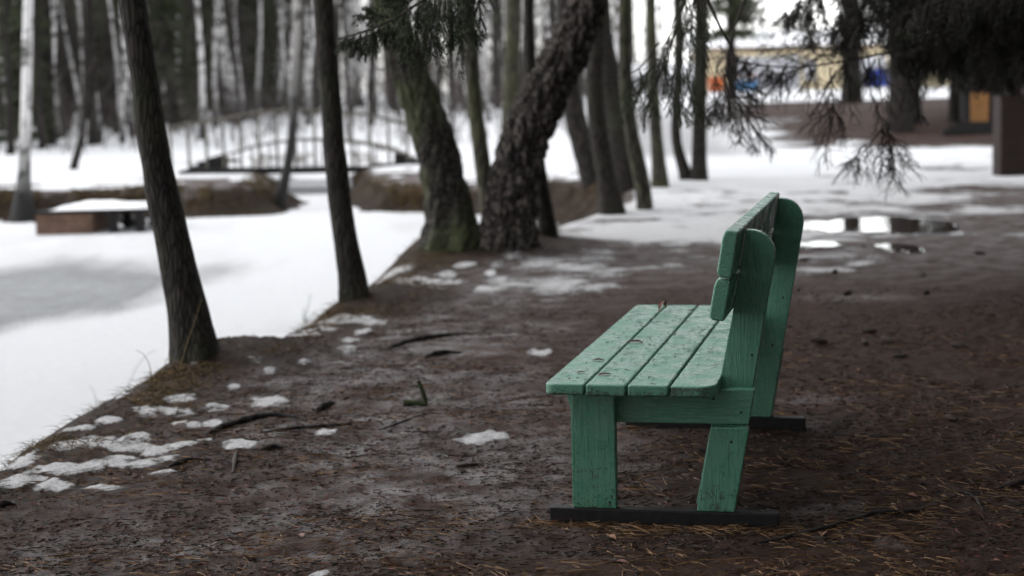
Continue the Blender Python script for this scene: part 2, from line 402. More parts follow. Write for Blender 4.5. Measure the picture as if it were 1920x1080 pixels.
# patches of old snow on the near bank, traced: (px, py, half width px, half height px)
PATCH = [(300, 772, 62, 10), (335, 748, 30, 8), (408, 762, 32, 7), (495, 752, 40, 11), (185, 830, 80, 15), (235, 838, 50, 8), (120, 880, 70, 14), (215, 862, 40, 11),
         (265, 868, 40, 10), (295, 845, 26, 8), (318, 858, 20, 7), (100, 910, 38, 10), (30, 905, 48, 13), (40, 865, 30, 12), (345, 833, 36, 6), (455, 832, 38, 9),
         (335, 792, 14, 6), (362, 795, 12, 6), (398, 790, 18, 7), (305, 888, 28, 6), (190, 918, 40, 8), (612, 810, 22, 9), (905, 822, 50, 13), (572, 686, 18, 6),
         (650, 660, 22, 8), (370, 695, 14, 5), (480, 690, 20, 5), (25, 845, 40, 10), (150, 800, 40, 8), (200, 790, 30, 6), (70, 900, 24, 6), (595, 1076, 24, 8),
         (690, 470, 60, 8), (720, 535, 60, 9), (770, 525, 50, 6), (640, 600, 70, 8), (590, 618, 50, 7), (560, 632, 40, 6), (830, 528, 50, 6), (870, 500, 22, 5),
         (960, 488, 20, 5), (1065, 498, 22, 4), (835, 515, 20, 6), (920, 512, 10, 6), (940, 524, 10, 5), (680, 622, 16, 5), (1010, 660, 22, 6), (230, 735, 12, 5),
         (790, 545, 40, 5), (740, 505, 36, 10), (700, 605, 26, 6), (655, 640, 18, 5), (440, 725, 12, 5), (380, 825, 20, 5), (260, 820, 22, 5), (505, 700, 14, 5)]
ICEP = [(560, 975, 60, 30), (690, 905, 50, 16), (640, 960, 60, 18), (930, 560, 90, 10), (560, 730, 60, 12), (470, 915, 50, 8), (740, 700, 90, 18), (800, 600, 120, 12),
        (640, 690, 80, 14), (690, 855, 50, 10), (700, 1050, 70, 18), (560, 1050, 60, 14), (880, 650, 80, 12), (620, 865, 60, 12), (1570, 958, 60, 9), (1640, 1020, 50, 14), (1020, 610, 60, 8),
        (1530, 745, 60, 8), (1600, 560, 90, 6), (760, 630, 120, 14), (560, 700, 60, 10), (1500, 795, 40, 8)]
def patch_field(lst, x, y, sharp=1.0):
    s = np.zeros(x.shape)
    for px, py, a, b in lst:
        c = at_z(px, py, 0.0); rx = a / F * c.y; ry = b / F * c.y * c.y / CAMH
        if c.y < 25:
            d2 = ((x - c.x) / rx) ** 2 + ((y - c.y) / ry) ** 2
            s = np.maximum(s, np.exp(-d2 * 0.75))
    return s
def build_terrain():
    ang = np.concatenate([np.arange(-24, 24, 0.08), np.arange(24, 336, 3.0)]) * np.pi / 180
    rad = np.concatenate([[0.02, 0.8, 1.6], np.geomspace(2.2, 42, 590), np.geomspace(43, 1500, 90)])
    A, Rr = np.meshgrid(ang, rad, indexing='ij')
    x, y = (np.sin(A) * Rr), (np.cos(A) * Rr)
    sh = x.shape; xf, yf = x.ravel(), y.ravel()
    z = zt(xf, yf); sd = pond_sd(xf, yf); dist = np.hypot(xf, yf)
    e = 0.05; sl = np.hypot(zt(xf + e, yf) - z, zt(xf, yf + e) - z) / e
    # snow
    near = (sd < 0.15) & (yf < 60)
    n1 = fbm(xf * 0.9, yf * 0.9, 0.5, 5, 21); n2 = fbm(xf * 4.5, yf * 4.5, 1.5, 4, 31); n3 = fbm(xf * 0.35, yf * 0.22, 2.5, 4, 41)
    az = np.where(yf > 0.5, xf / np.maximum(yf, 0.5), 9.0)                 # bearing of a spot
    kx = (np.array([-400, 690, 800, 1000, 1100, 1250, 1330, 1500, 1700, 1960, 2400]) - 960) / F
    ky = np.array([24, 13.0, 14.2, 14.8, 14.6, 14.9, 15.6, 17.6, 19.5, 20.5, 23])
    lim = np.interp(az, kx, ky)
    s = sstep(-0.30, 0.46, np.log(np.maximum(yf, 0.3) / (lim * 0.84)) + 1.7 * (n1 - 0.5) + 0.9 * (n2 - 0.5))
    s = s * (1 - 0.6 * sstep(0.58, 0.70, n3) * (1 - sstep(20, 26, yf)) * (xf > -1.5))
    # brown berm
    berm = sstep(31.5, 34.5, yf + 0.30 * (xf - 8) + 3 * (n1 - 0.5)) * sstep(4.6, 7.0, xf + 3.0 * (n1 - 0.5)) * (1 - sstep(52, 60, yf))
    s = s * (1 - berm * (0.97 - 0.85 * sstep(0.56, 0.64, fbm(xf * 0.7, yf * 0.4, 4.0, 4, 51)) * (1 - sstep(6.5, 8, xf))))
    dirty = sstep(26, 34, yf) * sstep(0.5, 2.0, xf) * (1 - sstep(4, 6, xf)) * (1 - sstep(58, 70, yf))
    s = s * (1 - 0.42 * dirty)
    # pond: snow over ice, banks bare where steep
    s = np.where(sd > 0.15, 1.0, s)
    farside = (yf > 25.5) & (xf < 1.5)
    s = np.where(farside & (sd <= 0.15), 1.0, s)
    bare = sstep(0.22, 0.5, sl + 0.35 * (n2 - 0.5)) * (sd > -1.2) * (sd < 1.6) * (1 - sstep(34.5, 37, yf))
    s = s * (1 - bare)
    sdn = sd + 0.75 * (fbm(xf * 1.3, yf * 1.3, 3.3, 4, 11) - 0.5)
    fb = sstep(-0.22, 0.02, sdn + 0.25 * (n2 - 0.5)) * (1 - sstep(0.62, 0.74, sdn)) * sstep(20, 23, yf) * (1 - sstep(34.5, 37, yf))
    s = s * (1 - fb); bare = np.maximum(bare, fb)
    rim = np.exp(-((sd + 0.15) / 0.42) ** 2) * (yf < 14.0)                    # needle covered crest of the near bank
    s = np.where(rim > 0.25, s * 0.25, s)
    pf = patch_field(PATCH, xf, yf)
    n5 = fbm(xf * 11, yf * 7, 3.5, 4, 33); n6 = fbm(xf * 30, yf * 22, 3.5, 3, 34); s = np.maximum(s, np.where(sd < 0.3, np.clip(np.minimum(pf * 1.15, 0.95) * (pf > 0.05) - 0.10 + 0.75 * (n2 - 0.5) + 1.5 * (n5 - 0.5) + 1.3 * (n6 - 0.5), 0, 0.92) * sstep(0.08, 0.5, pf), 0))
    thaw = farside & (sd <= 0) & (sd > -3.0)
    s = np.where(thaw, s * (1 - 0.9 * sstep(0.54, 0.62, fbm(xf * 1.3, yf * 0.9, 7.0, 4, 61)) * (1 - sstep(1.0, 3.0, -sd))), s)
    # grey wet ice
    iw = at_z(60, 545, POND_Z)
    icep = np.exp(-(((xf - iw.x) / 1.9) ** 2 + ((yf - iw.y) / 4.0) ** 2) * 0.8) * (sd > 0.5)
    icep = sstep(0.22, 0.95, icep + 0.75 * (fbm(xf * 1.3, yf * 0.35, 9.0, 5, 71) - 0.5))
    under = ((np.abs(xf - X_at(595, 36.5)) < 1.1) & (yf > 33.2) & (yf < 39.5) & (sd > 0.4)) * 1.0
    pond_ice = np.maximum(icep * (sd > 0.5), under)
    s = s * (1 - 0.72 * pond_ice)
    ice = patch_field(ICEP, xf, yf) * 0.95 + (0.27 + 0.75 * sstep(0.42, 0.62, n1)) * sstep(-0.15, 1.0, 0.62 + 0.02 * yf - xf) * sstep(4.0, 5.6, yf - 0.5 * xf * (xf < 0)) + 0.75 * sstep(9.5, 13, yf)
    ice = np.maximum(ice, 1.1 * sstep(0.10, 0.45, pf) * sstep(0.36, 0.55, n5))
    ice = np.where(sd < 0.1, np.clip(ice, 0, 1) * (1 - 0.8 * rim), 0)
    ice = np.maximum(ice * (1 - berm * 0.8), pond_ice * 1.6)
    straw = np.clip(np.maximum(bare * (yf > 18), 0.85 * np.exp(-((sd + 0.2) / 0.7) ** 2) * (yf < 16) * sstep(0.42, 0.6, n2)), 0, 1)
    mound = np.zeros_like(xf)
    for bx, by, r, h in BUMPS: mound = np.maximum(mound, np.exp(-((xf - bx) ** 2 + (yf - by) ** 2) / (1.25 * r) ** 2))
    mound = sstep(0.15, 0.6, mound + 0.4 * (n2 - 0.5)) * (sd < 0.3); ice = ice * (1 - 0.9 * mound); straw = np.maximum(straw, 0.7 * mound); s = s * (1 - 0.45 * mound * (sd < 0.1))
    # small relief
    z = z + relief(xf, yf) * (sd < 0.6)
    z = z + 0.009 * np.clip(s, 0, 1) * (sd < 0.2) * (1 - sstep(30, 40, dist))
    V = np.stack([xf, yf, z], 1); na, nr = sh
    i = np.arange(na)[:, None] * nr; i2 = ((np.arange(na) + 1) % na)[:, None] * nr; j = np.arange(nr - 1)[None, :]
    q = np.stack([i + j, i + j + 1, i2 + j + 1, i2 + j], -1).reshape(-1, 4)
    mb = MB(); mb.add(V, q); o = mb.build('ground', G)
    for nm, val in (('pond', np.clip((sd > 0.3) * np.minimum(pond_ice * 3, 1), 0, 1)), ('snow', np.clip(s, 0, 1)), ('ice', np.clip(ice, 0, 1.0)), ('straw', straw), ('dirty', np.clip(np.where(sd < 0.15, 0.95 * (1 - sstep(11, 14, yf)) + 0.75 * sstep(11, 14, yf) * (1 - sstep(19, 27, yf)) * sstep(0.30, 0.62, n1 + 0.5 * (n2 - 0.5)), 0.35 * sstep(0.5, 0.7, fbm(xf * 0.7, yf * 0.3, 2.0, 5, 93))) * (yf < 60), 0, 1))):
        at = o.data.attributes.new(nm, 'FLOAT', 'POINT'); at.data.foreach_set('value', val.astype(np.float32))
    return tag(o, 'trodden brown forest earth with melting snow sloping to a frozen pond', kind='structure')
ground = build_terrain()

# puddle on the path
WATER = NT('meltwater'); WATER.col((0.03, 0.022, 0.02)); WATER.rough(0.03); WATER.spec(0.7); WATER.bump(WATER.noise(WATER.coord(), 5, 3), 0.02, 0.01)
def build_puddle(px, py, rx, ry, seed, label):
    c = hit(px, py); mb = MB(); n = 90; th = np.linspace(0, 2 * np.pi, n, endpoint=False)
    r = 1 + 0.9 * (fbm(np.cos(th) * 1.9 + seed, np.sin(th) * 1.9, 0, 4, 5) - 0.5)
    x, y = c.x + rx * r * np.cos(th), c.y + ry * r * np.sin(th); zc = float(np.max(zt(x * .5 + c.x * .5, y * .5 + c.y * .5))) + 0.016
    P = np.stack([x, y, np.full(n, zc)], 1); Q = P.copy(); Q[:, 0] = c.x + (Q[:, 0] - c.x) * 1.12; Q[:, 1] = c.y + (Q[:, 1] - c.y) * 1.12; Q[:, 2] -= 0.06
    mb.add(np.vstack([[[c.x, c.y, zc]], P]), [[0, 1 + i, 1 + (i + 1) % n] for i in range(n)])
    mb.add(np.vstack([P, Q]), [[i, i + n, (i + 1) % n + n, (i + 1) % n] for i in range(n)])
    tag(mb.build('puddle_water', WATER.m), label, kind='structure')
build_puddle(1665, 426, 0.55, 1.0, 5, 'largest meltwater puddle on the brown path mirroring the bright sky')
build_puddle(1540, 427, 0.30, 0.55, 9, 'meltwater puddle close right of the bench back')
build_puddle(1535, 462, 0.16, 0.22, 12, 'small puddle low beside the bench back')
build_puddle(1690, 468, 0.15, 0.32, 15, 'small puddle in front of the largest one')

# ------------------------------------------------------------------ the bench
bench = thing('park_bench', 'green painted wooden bench on dark runners beside the forest path', 'bench', (BX, BY, 0.0), -BYAW)
LB = 1.4447; OH = 0.117; SL = 1.827; ZS = 0.44; TS = 0.034
TL = math.tan(R(9.74))
def set_dirt(o, fn):
    me = o.data; n = len(me.vertices); co = np.empty(n * 3); me.vertices.foreach_get('co', co); co = co.reshape(-1, 3)
    a = me.attributes.new('dirt', 'FLOAT', 'POINT'); a.data.foreach_set('value', np.clip(fn(co), -1, 1.5).astype(np.float32))
def subdiv(bm, mx):
    for _ in range(6):
        es = [e for e in bm.edges if e.calc_length() > mx]
        if not es: break
        bmesh.ops.subdivide_edges(bm, edges=es, cuts=1, use_grid_fill=True)
def planks(name, polys, u0, u1, parent, bev=0.007, corner=None):
    """several boards of one part in ONE mesh; outline in (w,u) drawn out in z, or (w,z) drawn out in u"""
    out = bmesh.new()
    for poly, mode, a, b in polys:
        bm = bmesh.new()
        if mode == 'z':
            A = [bm.verts.new((p[0], p[1], a)) for p in poly]; B = [bm.verts.new((p[0], p[1], b)) for p in poly]
            n = len(poly); bm.faces.new(A); bm.faces.new(B[::-1])
            for i in range(n): bm.faces.new((A[i], B[i], B[(i + 1) % n], A[(i + 1) % n]))
        else: add_prism(bm, poly, a, b)
        bmesh.ops.recalc_face_normals(bm, faces=bm.faces)
        bmesh.ops.bevel(bm, geom=list(bm.edges), offset=bev, segments=3, affect='EDGES', profile=0.5, clamp_overlap=True)
        tmp = bpy.data.meshes.new('tmp'); bm.to_mesh(tmp); bm.free(); out.from_mesh(tmp); bpy.data.meshes.remove(tmp)
    return bm_obj(name, out, PAINT, parent)
# seat: four boards, the outer ones with rounded corners
sw0, sw1 = 0.010, 0.500; gap = 0.006; pw = (sw1 - sw0 - 3 * gap) / 4
u0, u1 = -OH, SL - OH
def rounded(w0, w1, u0, u1, rl, rr):
    pts = []
    def corner(cx, cy, r, a0):
        for k in range(5):
            a = a0 + k * math.pi / 8; pts.append((cx + r * math.cos(a), cy + r * math.sin(a)))
    if rr: corner(w1 - rr, u1 - rr, rr, 0)
    else: pts.append((w1, u1))
    if rl: corner(w0 + rl, u1 - rl, rl, math.pi / 2)
    else: pts.append((w0, u1))
    if rl: corner(w0 + rl, u0 + rl, rl, math.pi)
    else: pts.append((w0, u0))
    if rr: corner(w1 - rr, u0 + rr, rr, 1.5 * math.pi)
    else: pts.append((w1, u0))
    return pts
sp = []
for k in range(4):
    a = sw0 + k * (pw + gap); b = a + pw + (0.012 if k == 3 else 0)
    du = RNG.uniform(-0.004, 0.004)
    sp.append((rounded(a, b, u0 + du, u1 + du, 0.028 if k == 0 else 0, 0.045 if k == 3 else 0), 'z', ZS - TS + RNG.uniform(-.0015, .0015), ZS + RNG.uniform(-.0015, .0015)))
seat = planks('seat', sp, u0, u1, bench, 0.006)
set_dirt(seat, lambda c: -0.10 + 0.75 * np.exp(-((c[:, 1] - u0) / 0.012) ** 2) * (c[:, 2] < ZS - 0.006) + 0.3 * np.exp(-((c[:, 1] - u0) / 0.05) ** 2))
# backrest: two boards fixed to the front of the leaning supports
WB = 0.4336; BWD = 0.1115
def wf(z): return WB + z * TL
def board(z0, z1, t0, t1):   # t = thickness in front of the support line
    ch = 0.018
    return [(wf(z0) - t0, z0), (wf(z1) - t0, z1), (wf(z1) - t1, z1 + 0.004), (wf(z1 - ch) - t1 - 0.006, z1 - ch), (wf(z0 + ch) - t1 - 0.006, z0 + ch), (wf(z0) - t1 + 0.004, z0 + 0.003)]
back = planks('backrest', [(board(0.752, 0.886, 0.002, 0.040), 'u', -0.125, 1.60), (board(0.628, 0.746, 0.002, 0.042), 'u', -0.118, 1.595)], 0, 0, bench, 0.006)
set_dirt(back, lambda c: 0.15 + 0.5 * (c[:, 2] > 0.85) * np.exp(-((c[:, 1] + 0.12) / 0.05) ** 2))
for u in (0.0, LB):
    # near frame: leg outside, rail, back support inside; far frame mirrored
    if u == 0.0: lg, rl, sp_, rn = (-0.003, 0.039), (0.0415, 0.083), (0.0855, 0.131), (-0.010, 0.036)
    else: lg, rl, sp_, rn = (u + 0.121, u + 0.163), (u + 0.0765, u + 0.1185), (u + 0.029, u + 0.074), (u + 0.022, u + 0.070)
    DW = -0.012 if u == 0.0 else 0.0
    o = prism('front_leg', [(0.066, 0.043), (0.2, 0.043), (0.1985, ZS - TS - 0.002), (0.066, ZS - TS - 0.002)], *lg, PAINTV, bench, 0.004)
    set_dirt(o, lambda c: 0.1 + 0.55 * np.clip((0.25 - c[:, 2]) / 0.2, 0, 1))
    zl = 0.298
    o = prism('rear_leg', [(wf(0.043), 0.043), (wf(0.043) + BWD, 0.043), (wf(zl) + BWD, zl - 0.010), (wf(zl) + BWD - 0.003, zl), (wf(zl), zl)], *lg, PAINTV, bench, 0.004)
    set_dirt(o, lambda c: 0.1 + 0.5 * np.clip((0.22 - c[:, 2]) / 0.18, 0, 1))
    o = prism('seat_rail', [(0.040, ZS - TS - 0.003), (0.052, ZS - TS - 0.050), (0.07, 0.299), (wf(0.299) + BWD - 0.004, 0.299), (wf(0.405) + BWD - 0.004, 0.404), (0.3, ZS - TS - 0.003)], *rl, PAINTW, bench, 0.003)
    set_dirt(o, lambda c: 0.12 + 0 * c[:, 0])
    pts = [(wf(0.043) + DW, 0.044), (wf(0.043) + BWD + DW, 0.044)]
    zc = 0.874; zarc = 0.765
    pts.append((wf(zarc) + BWD + DW, zarc))
    for k in range(1, 9):
        a = k / 8 * math.pi / 2
        pts.append((wf(zarc + (zc - zarc) * math.sin(a)) + 0.003 + (BWD - 0.003) * math.cos(a) ** 0.9 + DW * (1 - math.sin(a)), zarc + (zc - zarc) * math.sin(a)))
    pts.append((wf(0.62) + 0.003, 0.62))
    o = prism('back_support', pts, *sp_, PAINTV, bench, 0.003)
    set_dirt(o, lambda c: 0.1 + 0.4 * np.clip((0.2 - c[:, 2]) / 0.18, 0, 1))
    yf_ = {'leg': lg[0], 'rail': rl[0], 'sup': sp_[0]}
    for k_, w_, z_ in (('leg', 0.180, 0.062), ('leg', 0.470, 0.270), ('leg', 0.545, 0.255), ('rail', 0.49, 0.375), ('rail', 0.57, 0.335), ('sup', 0.60, 0.50), ('sup', 0.66, 0.53)):
        mb = MB(); th = np.linspace(0, 2 * np.pi, 10, endpoint=False); r_ = 0.0042; y0_ = yf_[k_]
        V = np.vstack([np.stack([w_ + r_ * np.cos(th), np.full(10, y0_ + 0.001), z_ + r_ * np.sin(th)], 1), np.stack([w_ + r_ * .8 * np.cos(th), np.full(10, y0_ - 0.0018), z_ + r_ * .8 * np.sin(th)], 1), [[w_, y0_ - 0.0024, z_]]])
        mb.add(V, [[i, (i + 1) % 10, 10 + (i + 1) % 10, 10 + i] for i in range(10)]); mb.f.append(np.array([[10 + i, 10 + (i + 1) % 10, 20] for i in range(10)])); mb.build('nail', SKID, bench)
    o = prism('runner', [(-0.004, -0.03), (0.682, -0.03), (0.682, 0.043), (-0.004, 0.043)], *rn, SKID, bench, 0.005)

# ------------------------------------------------------------------ litter on the bench seat
def bench_to_world(P):
    P = np.asarray(P, float); c, s = math.cos(-BYAW), math.sin(-BYAW)
    return np.stack([BX + c * P[..., 0] - s * P[..., 1], BY + s * P[..., 0] + c * P[..., 1], P[..., 2]], -1)
def blade_strips(mb, base, direc, length, width, bend, seg=3, sag=None):
    """many thin curved blades: base n x 3, direc n x 3 (unit), one strip each"""
    n = len(base); upv = np.tile([0, 0, 1.0], (n, 1))
    side = np.cross(direc, upv); nr = np.linalg.norm(side, axis=1)[:, None]; side = np.where(nr > 1e-3, side / np.maximum(nr, 1e-3), [1.0, 0, 0])
    nrm = np.cross(side, direc); ph = RNG.uniform(0.7, 1.57, n)[:, None] * np.sign(RNG.uniform(-1, 1, n))[:, None]; side = side * np.cos(ph) + nrm * np.sin(ph)
    prev = None
    for k in range(seg + 1):
        t = k / seg
        c = base + direc * (length * t)[:, None] + bend * (t * t)[:, None] if np.ndim(t) else base + direc * (length * t)[:, None] + bend * (t * t)
        wd = (width * (1 - 0.85 * t))[:, None] * side * 0.5
        cur = (c - wd, c + wd)
        if prev is not None: mb.quads(np.stack([prev[0], prev[1], cur[1], cur[0]], 1))
        prev = cur
def seat_litter():
    mb = MB(); n = 340
    u = RNG.uniform(-0.1, SL - OH - 0.02, n); w_ = RNG.uniform(0.02, 0.49, n)
    keep = fbm(w_ * 9, u * 5, 0, 3, 91) > 0.47; u, w_ = u[keep], w_[keep]; n = len(u)
    a = RNG.normal(0.1, 0.6, n); d = np.stack([np.cos(a), np.sin(a), RNG.uniform(0, 0.05, n)], 1)
    base = np.stack([w_, u, np.full(n, ZS + 0.0022)], 1)
    L = RNG.uniform(0.008, 0.026, n); b = np.stack([RNG.normal(0, 0.004, n), RNG.normal(0, 0.004, n), RNG.uniform(0, 0.003, n)], 1)
    blade_strips(mb, base, d, L, np.full(n, 0.0019), b, 2)
    for _ in range(46):      # small scales and bud husks
        c = np.array([RNG.uniform(0.03, 0.48), RNG.uniform(-0.09, 1.6), ZS + 0.002]); s = RNG.uniform(0.002, 0.0045)
        th = RNG.uniform(0, 6.28); k = np.arange(5) / 5 * 2 * np.pi + th
        P = np.stack([c[0] + s * np.cos(k), c[1] + s * np.sin(k) * 1.8, np.full(5, c[2] + 0.0005)], 1)
        top = c + [0, 0, s * 0.7]; mb.tris(np.stack([P, np.roll(P, -1, 0), np.tile(top, (5, 1))], 1))
    for V in mb.v: V[:] = bench_to_world(V)
    tag(mb.build('spruce_needles', NLITD), 'dark needles and husks scattered over the green bench seat', 'needles', kind='stuff')
seat_litter()
def leaf_mesh(mb, c, ln, wd, ang, curl):
    n = 6; ca, sa = math.cos(ang), math.sin(ang); L = []; Rr = []; Md = []
    for k in range(n + 1):
        t = k / n; ww = wd * math.sin(math.pi * min(1, t * 0.96 + 0.02)) ** 0.7 * (1 + 0.25 * random.uniform(-1, 1))
        z = curl * math.sin(t * 3) * ln * 0.35
        def pt(a, b, h): return (c[0] + ca * a - sa * b, c[1] + sa * a + ca * b, c[2] + h)
        L.append(pt(t * ln, -ww, z + ww * 0.5)); Rr.append(pt(t * ln, ww, z + ww * 0.4)); Md.append(pt(t * ln, 0, z))
    q = []
    for k in range(n): q.append([L[k], Md[k], Md[k + 1], L[k + 1]]); q.append([Md[k], Rr[k], Rr[k + 1], Md[k + 1]])
    mb.quads(np.array(q))
leafs = [((0.125, 0.70), 0.060, 0.014, 0.15, 'flat red brown leaf lying across the first seat gap of the bench'),
         ((0.145, 0.03), 0.045, 0.011, 0.7, 'crumpled red brown leaf near the bench seat end, across the front gap'),
         ((0.078, 0.31), 0.040, 0.009, 0.3, 'curled brown leaf scrap on the front seat board, midway'),
         ((0.072, 0.075), 0.026, 0.008, 0.4, 'small brown leaf scrap close to the near corner of the front seat board'),
         ((0.128, 1.50), 0.060, 0.012, 1.2, 'upright brown leaf stuck in the seat gap at the far end of the bench')]
for (w_, u), ln, wd, an, lb in leafs:
    mb = MB(); leaf_mesh(mb, (0, 0, 0), ln, wd, an, 0.12 if 'upright' not in lb else 1.6)
    p = bench_to_world(np.array([w_, u, ZS + 0.002])); o = mb.build('fallen_leaf', LEAF, loc=p); o.rotation_euler = (0, 0, -BYAW)
    tag(o, lb, 'leaf')

# ------------------------------------------------------------------ trees
def smooth_path(P, n):
    P = np.asarray(P, float); d = np.concatenate([[0], np.cumsum(np.linalg.norm(np.diff(P[:, :3], axis=0), axis=1))])
    t = np.linspace(0, d[-1], n); lin = np.stack([np.interp(t, d, P[:, k]) for k in range(P.shape[1])], 1)
    w_ = max(3, int(n / len(P) * 0.9)) | 1; ker = np.hanning(w_ + 2)[1:-1]; ker /= ker.sum(); pad = w_ // 2
    ext = np.vstack([2 * lin[0] - lin[pad:0:-1], lin, 2 * lin[-1] - lin[-2:-pad - 2:-1]]) if pad else lin
    return np.stack([np.convolve(ext[:, k], ker, 'valid') for k in range(P.shape[1])], 1)
def bare_crown(mb, rnd, path, rad, z0, z1, n=16, L=2.2, fine=5, droop=0.0):
    """limbs with forking twigs along the upper trunk"""
    H = path[:, 2]
    for k in range(n):
        zz = rnd.uniform(z0, z1); i = int(np.argmin(np.abs(H - zz))); a = rnd.uniform(0, 6.283); el = rnd.uniform(0.3, 1.0)
        ln = L * rnd.uniform(0.6, 1.1) * (1.15 - 0.6 * (zz - z0) / max(0.1, z1 - z0)); p = path[i].copy()
        d = np.array([math.cos(a) * math.cos(el), math.sin(a) * math.cos(el), math.sin(el)])
        P = [p.copy()]; 
        for s in range(5):
            d = d + np.array([rnd.uniform(-.25, .25), rnd.uniform(-.25, .25), rnd.uniform(-.1, .15) - droop]); d /= np.linalg.norm(d); p = p + d * ln / 5; P.append(p.copy())
        r0 = min(rad[i] * 0.45, 0.035 + 0.01 * ln); P = np.array(P)
        mb.tube(P, np.linspace(r0, r0 * 0.25, len(P)), 5)
        for f in range(fine):
            j = rnd.randrange(1, 6); q = P[j].copy(); dd = d + np.array([rnd.uniform(-1, 1), rnd.uniform(-1, 1), rnd.uniform(-.6, .6) - droop * 2]); dd /= np.linalg.norm(dd)
            T = [q.copy()]; l2 = ln * rnd.uniform(0.25, 0.5)
            for s in range(4):
                dd = dd + np.array([rnd.uniform(-.3, .3), rnd.uniform(-.3, .3), rnd.uniform(-.2, .2) - droop]); dd /= np.linalg.norm(dd); q = q + dd * l2 / 4; T.append(q.copy())
            T = np.array(T); mb.tube(T, np.linspace(r0 * 0.3, 0.004, 5), 4, cap=False)
            for g in range(3):
                j2 = rnd.randrange(1, 5); q2 = T[j2]; e = dd + np.array([rnd.uniform(-1, 1), rnd.uniform(-1, 1), rnd.uniform(-.7, .7) - droop * 2]); e /= np.linalg.norm(e)
                mb.tube(np.array([q2, q2 + e * l2 * 0.3, q2 + e * l2 * 0.55 + [0, 0, -droop * l2 * .3]]), [0.006, 0.004, 0.002], 3, cap=False)
def traced_tree(name, label, cat, nodes, mat, top=11.0, seg=20, rough=0.0, plates=0.0, crown=True, group=None, seed=1, flare=1.3, lowlimb=3.6, cl=2.4, nn=90, dy=0.0, twig=None):
    """nodes: (px, py, width px) from the foot upwards, all at the distance of the foot"""
    rnd = random.Random(seed); f = hit(nodes[0][0], nodes[0][1]); Y = f.y + dy
    pts = []
    for px, py, wd in nodes:
        p = at_y(px, py, Y); pts.append([p.x, p.y, p.z, wd / F * Y / 2])
    pts = np.array(pts); pts[0, 2] = f.z
    # below the ground, and on up beyond the picture
    foot = pts[0] + (pts[0] - pts[1]) / (pts[1, 2] - pts[0, 2] + 1e-6) * 0.0; foot = foot.copy(); foot[2] -= 0.22; foot[3] *= flare * 1.12
    pts[0, 3] *= flare
    d = pts[-1, :3] - pts[-2, :3]; d /= np.linalg.norm(d); p = pts[-1].copy(); ext = []
    r = p[3]; steps = 7; z0 = p[2]
    for k in range(steps):
        d = d + np.array([rnd.uniform(-.08, .08), rnd.uniform(-.08, .08), 0.22]); d /= np.linalg.norm(d)
        p = p.copy(); p[:3] += d * (top - z0) / steps / max(0.5, d[2]); p[3] = r * (1 - 0.85 * (k + 1) / steps); ext.append(p)
    P = smooth_path(np.vstack([foot, pts, ext]), nn)
    root = thing(name, label, cat, (f.x, f.y, f.z), 0, group); off = np.array([f.x, f.y, f.z])
    def disp(v):
        x, y, z = v[..., 0], v[..., 1], v[..., 2]; r0 = pts[0, 3]; an = np.arctan2(y - f.y, x - f.x)
        o = 0.28 * r0 * np.exp(-np.maximum(z - f.z, 0) / (0.05 + 1.1 * r0)) * (0.5 + 0.5 * np.cos(5 * an + seed) * np.cos(2 * an + seed * 2))
        if rough: o = o + rough * (fbm(x * 16, y * 16, z * 5, 4, seed) - 0.5) * 2 + rough * 1.5 * (fbm(x * 3, y * 3, z * 2, 2, seed + 3) - 0.5)
        if plates:
            wx = fbm(x * 5, y * 5, z * 4, 3, seed + 7) - 0.5
            a, b = worley(x * 14 + wx, y * 14 + wx, z * 4.2 + wx * 1.5, seed + 11)
            o = o + plates * (sstep(0.02, 0.34, b - a) - 0.6) + plates * 0.5 * (fbm(x * 40, y * 40, z * 22, 2, seed + 4) - 0.5)
        return o
    mb = MB(); mb.tube(P[:, :3], np.maximum(P[:, 3], 0.006), seg, disp); mb.build('trunk', mat, root, sub=off)
    if crown:
        cb = MB(); bare_crown(cb, rnd, P[:, :3], P[:, 3], lowlimb, top, 13, cl, 4, 0.05); cb.build('crown', twig or TWIG, root, sub=off, smooth=False)
    return root, P

traced_tree('leaning_tree', 'dark slim tree leaning left at the bank edge, nearest to the viewer', 'tree',
            [(371, 664, 84), (357, 600, 74), (335, 500, 68), (312, 400, 64), (290, 290, 58), (274, 180, 55), (262, 90, 52), (249, 0, 50)], BARK, 10, 40, 0.008, seed=3, flare=1.0, nn=260, lowlimb=2.9)
traced_tree('leaning_tree', 'dark straight tree leaning slightly left before the middle of the bridge', 'tree',
            [(667, 557, 52), (655, 490, 49), (640, 400, 44), (629, 300, 41), (619, 180, 38), (611, 80, 37), (606, 0, 36)], BARK, 11, 36, 0.007, seed=4, flare=1.0, nn=240, lowlimb=3.0)
traced_tree('mossy_tree', 'thick mossy trunk leaning left, twin of the deeply cracked trunk', 'tree',
            [(848, 458, 96), (846, 420, 86), (836, 360, 80), (824, 300, 76), (806, 235, 72), (783, 175, 72), (757, 110, 66), (738, 50, 60), (728, 0, 58)], BARKM, 11, 72, 0.014, 0.022, seed=5, flare=1.1, nn=340, lowlimb=3.2)
traced_tree('cracked_bark_tree', 'thick trunk with deeply cracked plated bark leaning right beside the mossy one', 'tree',
            [(948, 458, 92), (952, 420, 90), (960, 370, 88), (968, 320, 86), (980, 270, 84), (1003, 215, 84), (1035, 150, 84), (1066, 90, 80), (1088, 45, 72), (1105, 0, 60)], BARKR, 11, 88, 0.012, 0.045, seed=6, flare=1.05, nn=420, lowlimb=3.2)
traced_tree('grey_tree', 'slender grey green trunk standing between the two thick trunks', 'tree',
            [(925, 440, 34), (915, 380, 32), (904, 300, 30), (890, 200, 28), (882, 100, 26), (878, 0, 24)], BARKG, 11, 16, 0.004, seed=8, flare=1.1, lowlimb=3.5, dy=1.3)
